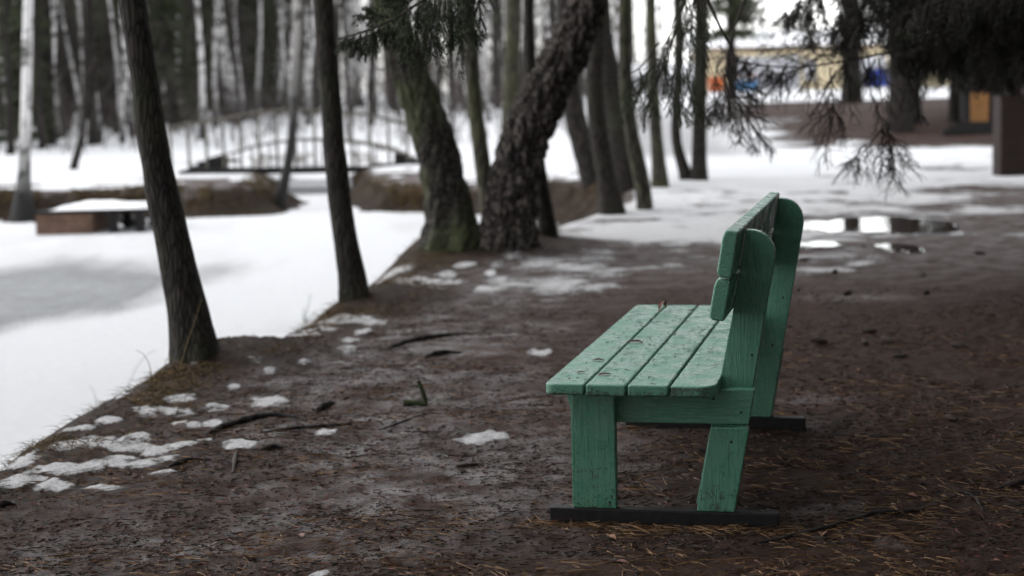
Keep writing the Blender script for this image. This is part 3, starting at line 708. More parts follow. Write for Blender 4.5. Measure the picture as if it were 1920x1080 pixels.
traced_tree('grey_tree', 'pale greenish trunk rising behind the fork of the two thick trunks', 'tree',
            [(952, 400, 36), (954, 300, 33), (958, 200, 31), (961, 100, 30), (964, 0, 28)], BARKG, 12, 16, 0.004, seed=9, flare=1.1, lowlimb=3.8)
traced_tree('dark_tree', 'thin dark trunk showing just right of the cracked trunk foot', 'tree',
            [(1030, 442, 30), (1020, 380, 27), (1008, 300, 25), (998, 200, 22), (993, 100, 20), (991, 0, 19)], BARK, 11, 16, 0.004, seed=10, flare=1.2, lowlimb=3.5)
traced_tree('bent_tree', 'scaly grey trunk bending left beyond the frozen inlet, first of the row by the path', 'tree',
            [(1126, 396, 44), (1116, 350, 42), (1098, 290, 42), (1079, 225, 40), (1068, 160, 38), (1062, 80, 34), (1060, 0, 30)], BARKP, 11, 24, 0.01, 0.01, seed=11, flare=1.1, lowlimb=3.6, dy=2.2)
traced_tree('dark_tree', 'dark curved trunk second in the row along the snowy path', 'tree',
            [(1150, 402, 44), (1138, 340, 36), (1126, 270, 34), (1116, 200, 34), (1114, 120, 32), (1122, 60, 28), (1130, 0, 25)], BARK, 11, 24, 0.006, seed=12, flare=1.05, lowlimb=3.6)
traced_tree('dark_tree', 'stout dark trunk half hidden behind the row by the snowy path', 'tree',
            [(1180, 372, 66), (1172, 300, 58), (1160, 230, 54), (1146, 160, 48), (1132, 100, 40), (1128, 40, 34), (1128, 0, 30)], BARK, 12, 24, 0.008, seed=13, flare=1.05, lowlimb=3.8, dy=1.5)
traced_tree('dark_tree', 'mossy curved trunk with a swollen foot leaning left at the snow edge', 'tree',
            [(1210, 394, 27), (1208, 355, 30), (1194, 300, 28), (1180, 230, 26), (1173, 150, 25), (1171, 70, 24), (1172, 0, 23)], BARKG, 11, 20, 0.005, seed=14, flare=1.0, lowlimb=3.6)
traced_tree('dark_tree', 'slim upright trunk with moss behind the hanging spruce twigs', 'tree',
            [(1240, 352, 28), (1234, 300, 24), (1228, 220, 22), (1224, 120, 21), (1219, 0, 19)], BARKG, 12, 16, 0.004, seed=15, flare=1.15, lowlimb=4)
traced_tree('forked_tree', 'crooked thin stem forking from the foot of a straight trunk by the snow', 'tree',
            [(1292, 338, 22), (1280, 310, 20), (1268, 275, 20), (1266, 235, 18), (1272, 160, 17), (1272, 80, 15), (1270, 0, 14)], BARK, 11, 14, 0.004, seed=16, flare=1.2, lowlimb=4)
traced_tree('dark_tree', 'straight dark trunk last in the row, joined at foot with a crooked stem', 'tree',
            [(1311, 339, 28), (1311, 280, 27), (1312, 200, 27), (1314, 100, 25), (1315, 0, 24)], BARK, 12, 16, 0.005, seed=17, flare=1.1, lowlimb=4)
# across the pond
traced_tree('birch_tree', 'white birch with a black foot at the far pond bank behind the wooden landing', 'tree',
            [(42, 412, 36), (44, 350, 24), (48, 260, 21), (50, 160, 20), (52, 60, 19), (53, 0, 18)], BIRCH, 14, 16, 0.006, seed=20, flare=1.35, lowlimb=4.5, twig=TWIGG)
traced_tree('leaning_sapling', 'small dark stem leaning right on the snowy far bank', 'tree',
            [(136, 318, 11), (148, 280, 14), (157, 240, 10), (160, 150, 8), (158, 60, 7)], BARKP, 8, 10, seed=21, lowlimb=4, cl=1.2)
traced_tree('birch_tree', 'grey birch leaning before the bridge, foot in the bank below it', 'tree',
            [(522, 382, 19), (534, 340, 18), (545, 280, 17), (551, 220, 16), (554, 140, 15), (557, 60, 14), (558, 0, 13)], BIRCHD, 12, 12, 0.004, seed=22, flare=1.3, lowlimb=4.5, twig=TWIGG)

# ------------------------------------------------------------------ background trees
def bg_birch(seed, h=13.0, lean=0.02):
    rnd = random.Random(seed); root = thing('birch_tree', '', 'tree'); z = np.linspace(-0.3, h, 22)
    ax, ay = rnd.uniform(-1, 1) * lean, rnd.uniform(-1, 1) * lean; ph = rnd.uniform(0, 6)
    P = np.stack([ax * z + 0.20 * (np.sin(z * 0.55 + ph) - math.sin(ph)), ay * z + 0.2 * np.sin(z * 0.5 + ph + 1), z], 1)
    r = np.interp(z, [-0.3, 0.3, 2, h], [0.17, 0.125, 0.105, 0.02])
    mb = MB(); mb.tube(P, r, 10); mb.build('trunk', BIRCH, root)
    cb = MB(); bare_crown(cb, rnd, P, r, 2.8, h, 22, 1.7, 5, 0.12); cb.build('crown', TWIGG, root, smooth=False); return root
def bg_pine(seed, h=15.0):
    rnd = random.Random(seed); root = thing('pine_tree', '', 'tree'); z = np.linspace(-0.3, h, 22); ph = rnd.uniform(0, 6)
    P = np.stack([0.05 * np.sin(z * 0.5 + ph) + rnd.uniform(-.02, .02) * z, 0.05 * np.sin(z * 0.4 + ph), z], 1); r = np.interp(z, [-0.3, 0.4, 2, h], [0.24, 0.17, 0.15, 0.03])
    mb = MB(); mb.tube(P, r, 10); bare_crown(mb, rnd, P, r, 1.6, 7, 20, 1.3, 3, 0.12); mb.build('trunk', BARKP, root)
    nb = MB()
    for k in range(26):
        a = rnd.uniform(0, 6.28); zz = rnd.uniform(6.5, h); ln = rnd.uniform(0.4, 2.0) * (1.2 - (zz - 6.5) / (h - 6)); c = np.array([math.cos(a) * ln, math.sin(a) * ln, zz])
        clump(nb, rnd, c, 0.5, 70, 0.22, 0.035)
    nb.build('crown', NEEDP, root, smooth=False); return root
def clump(mb, rnd, c, rad, n, ln, wd, drop=0.0):
    g = np.random.default_rng(rnd.randrange(1 << 30)); p = g.normal(0, rad * 0.5, (n, 3)) * [1, 1, 0.55] + c
    d = g.normal(0, 1, (n, 3)) + [0, 0, -drop]; d /= np.linalg.norm(d, axis=1)[:, None]; s = np.cross(d, g.normal(0, 1, (n, 3))); s /= np.linalg.norm(s, axis=1)[:, None]
    mb.tris(np.stack([p - s * wd / 2, p + s * wd / 2, p + d * ln], 1))
def bg_spruce(seed, h=14.0, z0=0.9, spread=2.0, mat=None, rt=0.19):
    rnd = random.Random(seed); root = thing('spruce_tree', '', 'tree'); z = np.linspace(-0.3, h, 14)
    P = np.stack([0 * z, 0 * z, z], 1); r = np.interp(z, [-0.3, 0.4, h], [rt * 1.35, rt, 0.02]); mb = MB(); mb.tube(P, r, 10)
    nb = MB(); tb = mb; zz = z0
    while zz < h - 0.3:
        k = rnd.randrange(5, 8); ln0 = spread * (1 - zz / h) ** 0.8 * rnd.uniform(0.75, 1.15)
        for j in range(k):
            a = rnd.uniform(0, 6.28); ln = ln0 * rnd.uniform(0.6, 1.1); d = np.array([math.cos(a), math.sin(a), 0])
            pts = np.array([[0, 0, zz], d * ln * 0.5 + [0, 0, zz - 0.1 * ln], d * ln + [0, 0, zz - 0.22 * ln]]); tb.tube(pts, [0.03, 0.02, 0.006], 4, cap=False)
            for t in np.arange(0.25, 1.05, 0.16): clump(nb, rnd, d * ln * t + np.array([0, 0, zz - 0.2 * ln * t - 0.06]), 0.28, 20, 0.24, 0.05, 0.8)
        zz += rnd.uniform(0.3, 0.5)
    tb.build('trunk', BARKP, root); nb.build('crown', mat or NEEDP, root, smooth=False); return root
def copy_tree(src, loc, rz, sc, label, group):
    r = src.copy(); COL.objects.link(r); r.location = loc; r.rotation_euler = (random.gauss(0, .035), random.gauss(0, .035), rz); r.scale = (sc * random.uniform(.8, 1.15),) * 2 + (sc,); tag(r, label, None, group)
    for ch in src.children:
        c = ch.copy(); COL.objects.link(c); c.parent = r
    return r
KINDS = {'b': [bg_birch(100 + k, 12 + k, 0.02 + 0.015 * k) for k in range(4)], 'p': [bg_pine(200 + k, 13 + k) for k in range(3)], 's': [bg_spruce(300 + k, 12 + 2 * k, 0.7 + 0.5 * k, 1.9) for k in range(3)]}
USED = set()
def place(kind, x, y, sc, label, group, rz=None):
    rz = random.uniform(0, 6.28) if rz is None else rz
    src = random.choice(KINDS[kind]); z = zg(x, y)
    if src.name in USED: return copy_tree(src, (x, y, z), rz, sc, label, group)
    USED.add(src.name); src.location = (x, y, z); src.rotation_euler = (0, 0, rz); src.scale = (sc,) * 3; tag(src, label, None, group); return src
GB, GP, GS = 'birches in the wood across the pond', 'dark pines in the wood across the pond', 'spruces in the wood across the pond'
def near_tree(kind, px, py, wpx, label, rz=None):
    """a tree whose foot shows: foot pixel, trunk width in pixels"""
    f = hit(px, py); r = wpx / F * f.y / 2; r0 = {'b': 0.105, 'p': 0.15, 's': 0.19}[kind]
    return place(kind, f.x, f.y, min(1.25, max(0.5, 0.72 * r / r0)), label, {'b': GB, 'p': GP, 's': GS}[kind], rz)
for px, py, wd, kd, lb in (
        (105, 262, 10, 'b', 'thin white birch close right of the black footed birch'),
        (78, 280, 15, 'p', 'dark pine trunk right behind the black footed birch'),
        (190, 268, 15, 'b', 'white birch standing behind the small leaning stem'),
        (120, 258, 14, 'p', 'dark pine trunk between thin birches over the wooden landing'),
        (215, 250, 13, 'p', 'dark pine just left of the nearest leaning trunk'),
        (232, 268, 11, 'b', 'thin birch touching the left side of the nearest leaning trunk'),
        (20, 290, 17, 'p', 'dark pine left of the black footed birch'),
        (160, 245, 10, 'b', 'pair of thin birch stems left of the small leaning stem, one of two'),
        (335, 240, 14, 'b', 'white birch just right of the nearest leaning trunk'),
        (320, 246, 10, 'p', 'thin dark pine hugging the right side of the nearest leaning trunk'),
        (384, 262, 15, 'b', 'white birch over the left bridge steps'),
        (396, 238, 12, 'b', 'grey birch just right of the birch over the bridge steps'),
        (423, 232, 16, 'b', 'tall white birch behind the left end of the bridge railing'),
        (441, 234, 16, 'b', 'white birch in a close pair behind the bridge railing'),
        (486, 222, 13, 'b', 'pale birch behind the left half of the bridge'),
        (355, 228, 14, 'p', 'dark pine between birches left of the bridge'),
        (463, 224, 14, 'p', 'dark pine behind the bridge railing among birches'),
        (520, 216, 12, 'b', 'pale birch left of the leaning birch at the bridge'),
        (580, 214, 14, 'b', 'pale birch close left of the straight dark trunk'),
        (700, 214, 13, 'b', 'grey birch right of the straight dark trunk'),
        (735, 205, 14, 'b', 'grey birch left of the mossy trunk'),
        (660, 212, 12, 'b', 'thin grey birch against the right side of the straight dark trunk')):
    near_tree(kd, px, py, wd, lb)
def scatter(n, px0, px1, y0, y1, mixk, lab, grp, smin=0.5, smax=1.05, seed=0):
    rnd = random.Random(seed); done = []
    for _ in range(n * 6):
        if len(done) >= n: break
        Y = y0 + (y1 - y0) * rnd.random() ** 0.8; x = X_at(rnd.uniform(px0, px1), Y)
        if any((x - a) ** 2 + (Y - b) ** 2 < 1.4 for a, b in done): continue
        if float(pond_sd(np.array([x]), np.array([Y]))[0]) > -0.8: continue
        done.append((x, Y)); k = rnd.choice(mixk); place(k, x, Y, rnd.uniform(smin, smax), lab[k], grp[k])
scatter(100, -260, 330, 48, 90, 'bbppsb', {'b': 'one of the thin white birches deep in the dark wood on the left', 'p': 'one of the dark pine trunks deep in the wood on the left', 's': 'one of the dark spruces deep in the wood on the left'},
        {'b': 'birches deep in the dark wood', 'p': 'pines deep in the dark wood', 's': 'spruces deep in the dark wood'}, seed=1)
scatter(40, 300, 590, 58, 100, 'bppss', {'b': 'one of the pale birches deep in the wood behind the bridge', 'p': 'one of the dark pines deep in the wood behind the bridge', 's': 'one of the spruces deep in the wood behind the bridge'},
        {'b': 'birches behind the bridge', 'p': 'pines behind the bridge', 's': 'spruces behind the bridge'}, seed=2)
scatter(64, 590, 1180, 55, 115, 'bbbpp', {'b': 'one of the pale grey birches in the open wood behind the thick trunks', 'p': 'one of the grey trunks in the open wood behind the thick trunks', 's': ''},
        {'b': 'birches in the open wood', 'p': 'grey trunks in the open wood', 's': ''}, seed=3)
for px, Y, sc, lb in ((338, 58, 0.8, 'olive green young spruce just right of the nearest leaning trunk'), (88, 57, 0.75, 'dark green young spruce beside the black footed birch'), (20, 60, 0.8, 'dark green young spruce at the left edge of the picture'), (205, 66, 0.9, 'dark spruce behind the nearest leaning trunk, on its left')):
    place('s', X_at(px, Y), Y, sc, lb, GS)
# the wood beyond, one mass
def undergrowth():
    g = np.random.default_rng(29); mb = MB()
    for k in range(1500):
        Y = g.uniform(44, 105); x = X_at(g.uniform(-320, 1230), Y)
        if pond_sd(np.array([x]), np.array([Y]))[0] > -1.0: continue
        z = 0.1 if Y < 60 else 0.35; h = g.uniform(0.8, 4.5) * (0.6 if Y < 55 else 1); d = g.normal(0, 0.28, 2); p = np.array([x, Y, z - .2]); q = p + [d[0] * h * .5, d[1] * h * .5, h * .55]; e = q + [d[0] * h * .8, d[1] * h * .6, h * .45]
        r = g.uniform(0.008, 0.024); mb.tube(np.array([p, q, e]), [r, r * .7, r * .3], 3, cap=False)
        for j in range(5):
            t = g.uniform(0.2, 1); b = p + (e - p) * t; l = h * g.uniform(0.15, 0.4); u = np.array([g.normal(0, .8), g.normal(0, .8), g.uniform(-.1, .8)]); mb.tube(np.array([b, b + u * l * .6, b + u * l + [0, 0, -.1 * l]]), [r * .5, r * .35, r * .2], 3, cap=False)
    tag(mb.build('undergrowth', TWIGG, smooth=False), 'tangle of thin bare brown twigs and saplings between the far trunks', 'undergrowth', kind='stuff')
undergrowth()
def far_wood():
    mb = MB(); nb = MB(); g = np.random.default_rng(5); rnd = random.Random(5)
    for k in range(340):
        left = k % 3 != 0
        Y = g.uniform(100, 165); px = g.uniform(-700, 540) if left else g.uniform(500, 1200); x = X_at(px, Y); z = 0.45; h = g.uniform(9, 16); r = g.uniform(0.07, 0.17); le = g.normal(0, 0.02)
        mb.tube(np.array([[x, Y, z - 0.3], [x + le * h * .5, Y, z + h * .5], [x + le * h, Y, z + h]]), [r * 1.3, r, 0.03], 5, cap=False)
        if left:
            for j in range(34): clump(nb, rnd, np.array([x + g.normal(0, 1.2), Y + g.normal(0, 1.2), z + g.uniform(0.3, h)]), 1.3, 14, 1.0, 0.2, 0.5)
        else:
            for j in range(16): clump(mb, rnd, np.array([x + g.normal(0, 1.3), Y + g.normal(0, 1.3), z + g.uniform(0.6, h)]), 1.5, 12, 1.5, 0.035, 0.3)
    o = mb.build('far_wood', BARKP, smooth=False); tag(o, 'blurred mass of dark trunks and twigs far beyond the pond', 'wood', kind='stuff')
    nb.build('foliage', NEEDD, o, smooth=False)
far_wood()

# ------------------------------------------------------------------ the big spruces at the right, branches hanging into the picture
def needles_along(mb, path, ln, wd, dens, g):
    path = np.asarray(path, float); seg = np.diff(path, axis=0); sl = np.linalg.norm(seg, axis=1); tot = sl.sum(); n = max(3, int(tot * dens))
    t = g.uniform(0, tot, n); cum = np.concatenate([[0], np.cumsum(sl)]); i = np.clip(np.searchsorted(cum, t) - 1, 0, len(sl) - 1)
    ax = seg[i] / (sl[i][:, None] + 1e-9); p = path[i] + ax * (t - cum[i])[:, None]
    rd = g.normal(0, 1, (n, 3)); rd -= ax * (rd * ax).sum(1)[:, None]; rd /= np.linalg.norm(rd, axis=1)[:, None] + 1e-9
    d = ax * 0.62 + rd * 0.78; s = np.cross(d, g.normal(0, 1, (n, 3))); s /= np.linalg.norm(s, axis=1)[:, None] + 1e-9
    L = ln * g.uniform(0.7, 1.15, n)[:, None]
    mb.tris(np.stack([p - s * wd / 2, p + s * wd / 2, p + d * L], 1))
def hanging(st, nd, g, a, b, nl=0.013, nw=0.0017, dens=800, shoots=10, sl=0.07, bare=False, r=0.0035, bow=0.12):
    """a twig hanging from a to b with side shoots"""
    a = np.asarray(a, float); b = np.asarray(b, float); L = np.linalg.norm(b - a); n = 8; t = np.linspace(0, 1, n)[:, None]
    off = g.normal(0, 1, 3) * L * bow; P = a + (b - a) * t + off * (t * (1 - t)) + np.cumsum(g.normal(0, L * 0.012, (n, 3)), 0)
    st.tube(P, np.linspace(r, r * 0.4, n), 5, cap=False)
    if not bare: needles_along(nd, P, nl, nw, dens, g)
    ax = (b - a) / (L + 1e-9)
    for k in range(shoots):
        u = g.uniform(0.05, 0.97); q = a + (b - a) * u + off * u * (1 - u); s = g.normal(0, 1, 3); s -= ax * (s @ ax); s /= np.linalg.norm(s) + 1e-9
        d = ax * g.uniform(0.5, 1.0) + s * 0.75 + np.array([0, 0, -0.35]); d /= np.linalg.norm(d); l = sl * g.uniform(0.4, 1.2) * (1.15 - 0.6 * u)
        Q = np.array([q, q + d * l * 0.5 + g.normal(0, l * .06, 3), q + d * l + np.array([0, 0, -0.2 * l])])
        st.tube(Q, [r * 0.5, r * 0.35, r * 0.25], 4, cap=False)
        if not bare: needles_along(nd, Q, nl * 0.95, nw, dens, g)
        elif l > 0.05:
            for _ in range(2):
                e = d + g.normal(0, 0.6, 3); e /= np.linalg.norm(e); q2 = Q[1]; st.tube(np.array([q2, q2 + e * l * .5, q2 + e * l * .8 + [0, 0, -.1 * l]]), [r * .35, r * .3, r * .2], 3, cap=False)
def canopy(lb, nb, rnd, base, z0, z1, spread, step=0.34, per=6, blades=48, skip=None):
    zz = z0
    while zz < z1:
        for j in range(per):
            a = rnd.uniform(0, 6.283); ln = spread * (1 - (zz - 1) / (z1 + 0.5)) ** 0.7 * rnd.uniform(0.75, 1.1); d = np.array([math.cos(a), math.sin(a), 0.0]); p0 = base + [0, 0, zz]
            P = np.array([p0 + d * ln * t + [0, 0, 0.10 * ln * t - 0.28 * ln * t * t] for t in np.linspace(0, 1, 6)])
            if skip is not None and skip(P): continue
            lb.tube(P, np.linspace(0.035, 0.006, 6), 5, cap=False)
            for t in np.linspace(0.25, 1.0, 13):
                c = p0 + d * ln * t + [0, 0, 0.10 * ln * t - 0.28 * ln * t * t - 0.12]; clump(nb, rnd, c, 0.30, blades, 0.20, 0.022, 1.2)
        zz += step
def big_spruce(label, base_xy, h, z0, spread, seed, traced, mat, skip=None, nl=0.013, hmax=None):
    rnd = random.Random(seed); g = np.random.default_rng(seed); bx, by = base_xy; bz = zg(bx, by); root = thing('spruce_tree', label, 'tree', (bx, by, bz)); off = np.array([bx, by, bz])
    z = np.linspace(-0.3, h, 18); P = np.stack([bx + 0 * z, by + 0 * z, bz + z], 1); mb = MB()
    mb.tube(P, np.interp(z, [-0.3, 0.5, h], [0.36, 0.25, 0.02]), 24, lambda v: 0.02 * (fbm(v[..., 0] * 12, v[..., 1] * 12, v[..., 2] * 6, 3, seed) - 0.5))
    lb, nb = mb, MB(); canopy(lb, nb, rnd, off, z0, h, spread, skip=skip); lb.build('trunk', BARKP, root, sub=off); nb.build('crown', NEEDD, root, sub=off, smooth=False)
    for fn in traced:
        st, nd = MB(), MB(); fn(st, nd, g, np.array([bx, by, bz])); o = st.build('hanging_branch', TWIG, root, sub=off, smooth=False)
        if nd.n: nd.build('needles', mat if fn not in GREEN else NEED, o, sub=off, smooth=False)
    return root
def limb(st, pts, r0, r1, n=40, seg=7):
    P = smooth_path(np.array([list(p) for p in pts]), n); st.tube(P, np.linspace(r0, r1, n) * (1 + 0.0), seg, lambda v: 0.15 * r1 * (fbm(v[..., 0] * 30, v[..., 1] * 30, v[..., 2] * 30, 2, 3) - 0.5)); return P
def br_centre(st, nd, g, b):
    Y = 6.7
    tip = [(b[0], b[1], 2.7), (1.7, 6.2, 2.35), tuple(at_y(960, -110, 6.5)), tuple(at_y(880, -60, 6.6)), tuple(at_y(800, -5, 6.7)), tuple(at_y(745, 35, 6.75)), tuple(at_y(700, 58, 6.8)), tuple(at_y(636, 73, 6.85))]
    P = limb(st, tip, 0.03, 0.003, 60); needles_along(nd, P[38:], 0.014, 0.0018, 1300, g)
    for (x0, y0, x1, y1) in ((835, -20, 826, 138), (850, -20, 862, 142), (818, -20, 797, 132), (800, -8, 772, 128), (795, -15, 797, 96), (888, -40, 906, 78), (878, -40, 893, 85), (862, -35, 884, 70), (742, 22, 745, 92), (728, 40, 722, 80),
                             (712, 52, 699, 96), (700, 58, 692, 86), (688, 60, 683, 96), (676, 64, 672, 90), (665, 66, 660, 86), (650, 70, 648, 82), (770, 10, 768, 120), (758, 20, 752, 110), (840, -20, 842, 120), (828, -10, 812, 110),
                             (870, -40, 871, 60), (785, 0, 783, 80), (845, -30, 850, 95), (855, -30, 868, 110), (910, -70, 918, 5), (806, -10, 790, 105), (735, 35, 690, 20), (720, 30, 672, 28), (765, 5, 720, -5), (780, -5, 735, 20), (868, -35, 862, 90), (880, -45, 880, 30)):
        Yj = Y + g.normal(0, 0.12); hanging(st, nd, g, at_y(x0, y0, Yj), at_y(x1, y1, Yj + g.normal(0, .05)), 0.014, 0.0019, 1100, 26, 0.062, r=0.003)
def br_mid(st, nd, g, b):
    Y = 8.4
    P = limb(st, [(b[0], b[1], 3.2), (1.9, 7.4, 2.7), tuple(at_y(1330, -160, 8.2)), tuple(at_y(1290, -20, Y)), tuple(at_y(1262, 75, Y)), tuple(at_y(1225, 165, Y)), tuple(at_y(1205, 235, Y))], 0.03, 0.003, 50)
    limb(st, [tuple(at_y(1235, 80, Y)), tuple(at_y(1222, 100, Y)), tuple(at_y(1200, 128, Y)), tuple(at_y(1170, 145, Y)), tuple(at_y(1135, 152, Y))], 0.005, 0.002, 16)
    limb(st, [tuple(at_y(1318, -20, 8.0)), tuple(at_y(1345, 40, 8.0)), tuple(at_y(1368, 85, 8.0)), tuple(at_y(1383, 116, 8.0))], 0.010, 0.004, 16)
    for (x0, y0, x1, y1) in ((1275, 20, 1268, 165), (1290, 0, 1296, 130), (1300, -10, 1312, 150), (1295, 100, 1311, 225), (1262, 75, 1240, 190), (1250, 90, 1215, 200), (1225, 160, 1205, 238), (1215, 150, 1180, 190), (1200, 130, 1188, 200),
                             (1180, 140, 1178, 185), (1240, 120, 1262, 205), (1262, 170, 1290, 235), (1280, 60, 1282, 200), (1310, 20, 1322, 120), (1285, -20, 1276, 80), (1300, 150, 1330, 235), (1265, 130, 1255, 215), (1305, -30, 1300, 60), (1235, 110, 1200, 150),
                             (1282, -10, 1262, 60), (1320, 0, 1330, 75), (1270, 150, 1275, 230), (1225, 165, 1228, 215), (1190, 150, 1160, 235), (1310, 60, 1318, 190), (1296, 20, 1290, 110), (1288, 130, 1300, 210), (1255, 60, 1246, 140)):
        Yj = Y + g.normal(0, 0.2); hanging(st, nd, g, at_y(x0, y0, Yj), at_y(x1, y1, Yj), 0.013, 0.0019, 800, 20, 0.08, r=0.0035, bow=0.2)
def br_over(st, nd, g, b):
    """limb overhead on the right, mostly above the picture"""
    P = limb(st, [(b[0], b[1], 2.6), (2.4, 7.0, 2.25), (1.9, 7.6, 2.0), (1.5, 8.0, 1.85)], 0.03, 0.006, 24)
    for k in range(26):
        p = P[g.integers(6, 24)] + g.normal(0, 0.06, 3); hanging(st, nd, g, p, p + np.array([g.normal(0, .08), g.normal(0, .08), -g.uniform(.1, .32)]), 0.014, 0.002, 500, 8, 0.1)
GREEN = {br_centre, br_mid}
C_BASE, A_BASE = (3.1, 6.0), (4.7, 11.3)
def skipC(P):      # keep the camera's own view and the light from the left open
    zmin = P[:, 2].min(); e = P[-1]; return (e[1] > 1.0 and e[0] < 0.30 * e[1] + 0.2 and e[2] < CAMH + 0.085 * e[1] + 0.75) or e[0] < -0.6
big_spruce('old spruce at right, its green drooping twigs hanging down before the thick trunks', C_BASE, 13, 2.5, 3.9, 41, [br_centre, br_mid], NEED, skipC)
def mass(paths, lens, n, dens=380, bare=0.0, nl=0.015):
    def fn(st, nd, g, b):
        for pts, Y, (l0, l1) in zip(paths, [p[0] for p in lens], [p[1] for p in lens]):
            W = [(b[0], b[1], at_y(pts[0][0], pts[0][1], Y).z + 0.35)] + [tuple(at_y(x, y, Y)) for x, y in pts]
            P = limb(st, W, 0.024, 0.004, 60)
            for k in range(n):
                i = g.integers(14, 60); p = P[i] + g.normal(0, 0.03, 3) + np.array([0, g.normal(0, .15), 0]); L = g.uniform(l0, l1) / F * Y * (1.1 - 0.75 * ((i - 14) / 46.0) ** 2)
                q = p + np.array([g.normal(-0.02, L * 0.22), g.normal(0, L * 0.2), -L]); hanging(st, nd, g, p, q, 0.017, 0.0038, dens, 20, 0.10, bare=g.random() < bare, r=0.004)
    return fn
bareA = mass([[(1960, -10), (1900, 12), (1700, 92), (1600, 112), (1500, 128), (1440, 126), (1392, 116)]], [(10.0, (25, 70))], 30, 250, 0.75)
denseA = mass([[(1980, -80), (1850, -40), (1720, -15), (1610, 6)], [(1980, -60), (1800, -10), (1665, 36)], [(1990, -90), (1880, -70), (1740, -60), (1660, -30)], [(1990, 30), (1900, 45), (1800, 75), (1720, 100)], [(1990, 60), (1960, 90), (1910, 110), (1865, 120)], [(1990, -60), (1850, -30), (1700, -5), (1540, 22)]], [(10.3, (60, 140)), (9.6, (60, 140)), (10.8, (80, 150)), (10.0, (50, 120)), (9.8, (40, 85)), (10.1, (70, 150))], 105, 270, 0.0)
denseC = mass([[(1760, -60), (1640, -30), (1540, -5), (1490, 8)], [(1800, 0), (1720, 25), (1650, 40), (1585, 50)]], [(10.0, (25, 70)), (9.9, (60, 130))], 95, 270, 0.05)
denseB = mass([[(1990, 60), (1930, 90), (1880, 110), (1850, 130)], [(1990, -10), (1880, 40), (1780, 60), (1690, 80)], [(2000, 20), (1920, 60), (1850, 95), (1780, 120)], [(2000, -60), (1900, -20), (1800, 0), (1720, 10)]], [(10.6, (50, 110)), (11.0, (60, 130)), (12.0, (50, 100)), (11.6, (70, 150))], 120, 270, 0.0)
def br_fans(st, nd, g, b):
    """bare hanging ends below the long limb"""
    for (x0, y0, x1, y1, Y, br) in ((1650, 105, 1655, 250, 9.8, 1), (1655, 240, 1690, 342, 9.8, 1), (1655, 240, 1650, 335, 9.8, 1), (1655, 245, 1605, 312, 9.8, 1), (1640, 200, 1700, 315, 9.8, 1), (1660, 230, 1672, 345, 9.8, 1), (1665, 250, 1708, 300, 9.8, 1),
                               (1625, 270, 1590, 318, 9.8, 1), (1555, 125, 1562, 215, 9.9, 1), (1562, 210, 1540, 296, 9.9, 1), (1560, 200, 1520, 240, 9.9, 1), (1560, 200, 1585, 245, 9.9, 1), (1590, 120, 1600, 215, 9.9, 0), (1570, 130, 1530, 215, 9.9, 0),
                               (1690, 110, 1735, 232, 10, 0), (1700, 150, 1725, 225, 10, 0), (1720, 100, 1690, 205, 10, 0), (1640, 110, 1600, 190, 10, 0), (1620, 120, 1640, 190, 10, 0), (1750, 90, 1735, 190, 10.2, 0), (1500, 128, 1460, 165, 9.9, 1), (1530, 125, 1500, 175, 9.9, 1),
                               (1440, 127, 1400, 160, 9.9, 1), (1470, 128, 1440, 178, 9.9, 1), (1395, 116, 1340, 85, 9.9, 1), (1440, 126, 1372, 120, 9.9, 1), (1520, 126, 1470, 105, 9.9, 1), (1560, 115, 1510, 60, 9.9, 1), (1600, 110, 1540, 90, 9.9, 1), (1620, 70, 1425, 34, 12, 1), (1600, 92, 1405, 84, 12, 1), (1580, 45, 1450, -8, 12.5, 1), (1520, 62, 1372, 22, 12.5, 1), (1600, 20, 1470, 62, 12, 1), (1540, 80, 1430, 112, 12, 1), (1500, 30, 1400, 60, 13, 1), (1480, 90, 1350, 100, 13, 1), (1560, 100, 1470, 140, 12, 1), (1440, -10, 1390, 50, 13, 1)):
        hanging(st, nd, g, at_y(x0, y0, Y), at_y(x1, y1, Y + g.normal(0, .1)), 0.014, 0.002, 350, 14 if br else 12, 0.16 if br else 0.12, bare=bool(br), r=0.0055)
def br_left_fan(st, nd, g, b):
    P = limb(st, [(b[0], b[1], 3.4), (2.6, 10.2, 2.8), tuple(at_y(1420, -60, 9.6)), tuple(at_y(1372, 60, 9.6)), tuple(at_y(1352, 150, 9.6)), tuple(at_y(1385, 200, 9.6)), tuple(at_y(1420, 250, 9.6)), tuple(at_y(1450, 285, 9.6))], 0.03, 0.004, 50)
    for (x0, y0, x1, y1) in ((1355, 140, 1375, 250), (1360, 160, 1350, 235), (1375, 190, 1395, 275), (1390, 205, 1385, 270), (1400, 220, 1420, 285), (1372, 180, 1420, 190), (1385, 200, 1440, 230), (1350, 130, 1390, 170), (1345, 120, 1340, 215), (1360, 100, 1400, 180),
                             (1352, 170, 1330, 245), (1410, 235, 1452, 288), (1365, 170, 1365, 262), (1345, 160, 1410, 215), (1390, 160, 1420, 175), (1400, 170, 1430, 200), (1350, 180, 1300, 235), (1360, 190, 1325, 225)):
        Yj = 9.6 + g.normal(0, .15); hanging(st, nd, g, at_y(x0, y0, Yj), at_y(x1, y1, Yj), 0.013, 0.002, 400, 22, 0.09, bare=g.random() < 0.35, r=0.0045, bow=0.25)
def skipA(P):
    e = P[-1]; return e[0] < 0.30 * e[1] + 0.15 and e[2] < CAMH + 0.10 * e[1] + 0.6
big_spruce('dark dense spruce at right, with a long bare limb and hanging dead twig fans', A_BASE, 14, 1.9, 3.6, 43, [bareA, denseA, denseC, denseB, br_fans, br_left_fan], NEEDD, skipA)

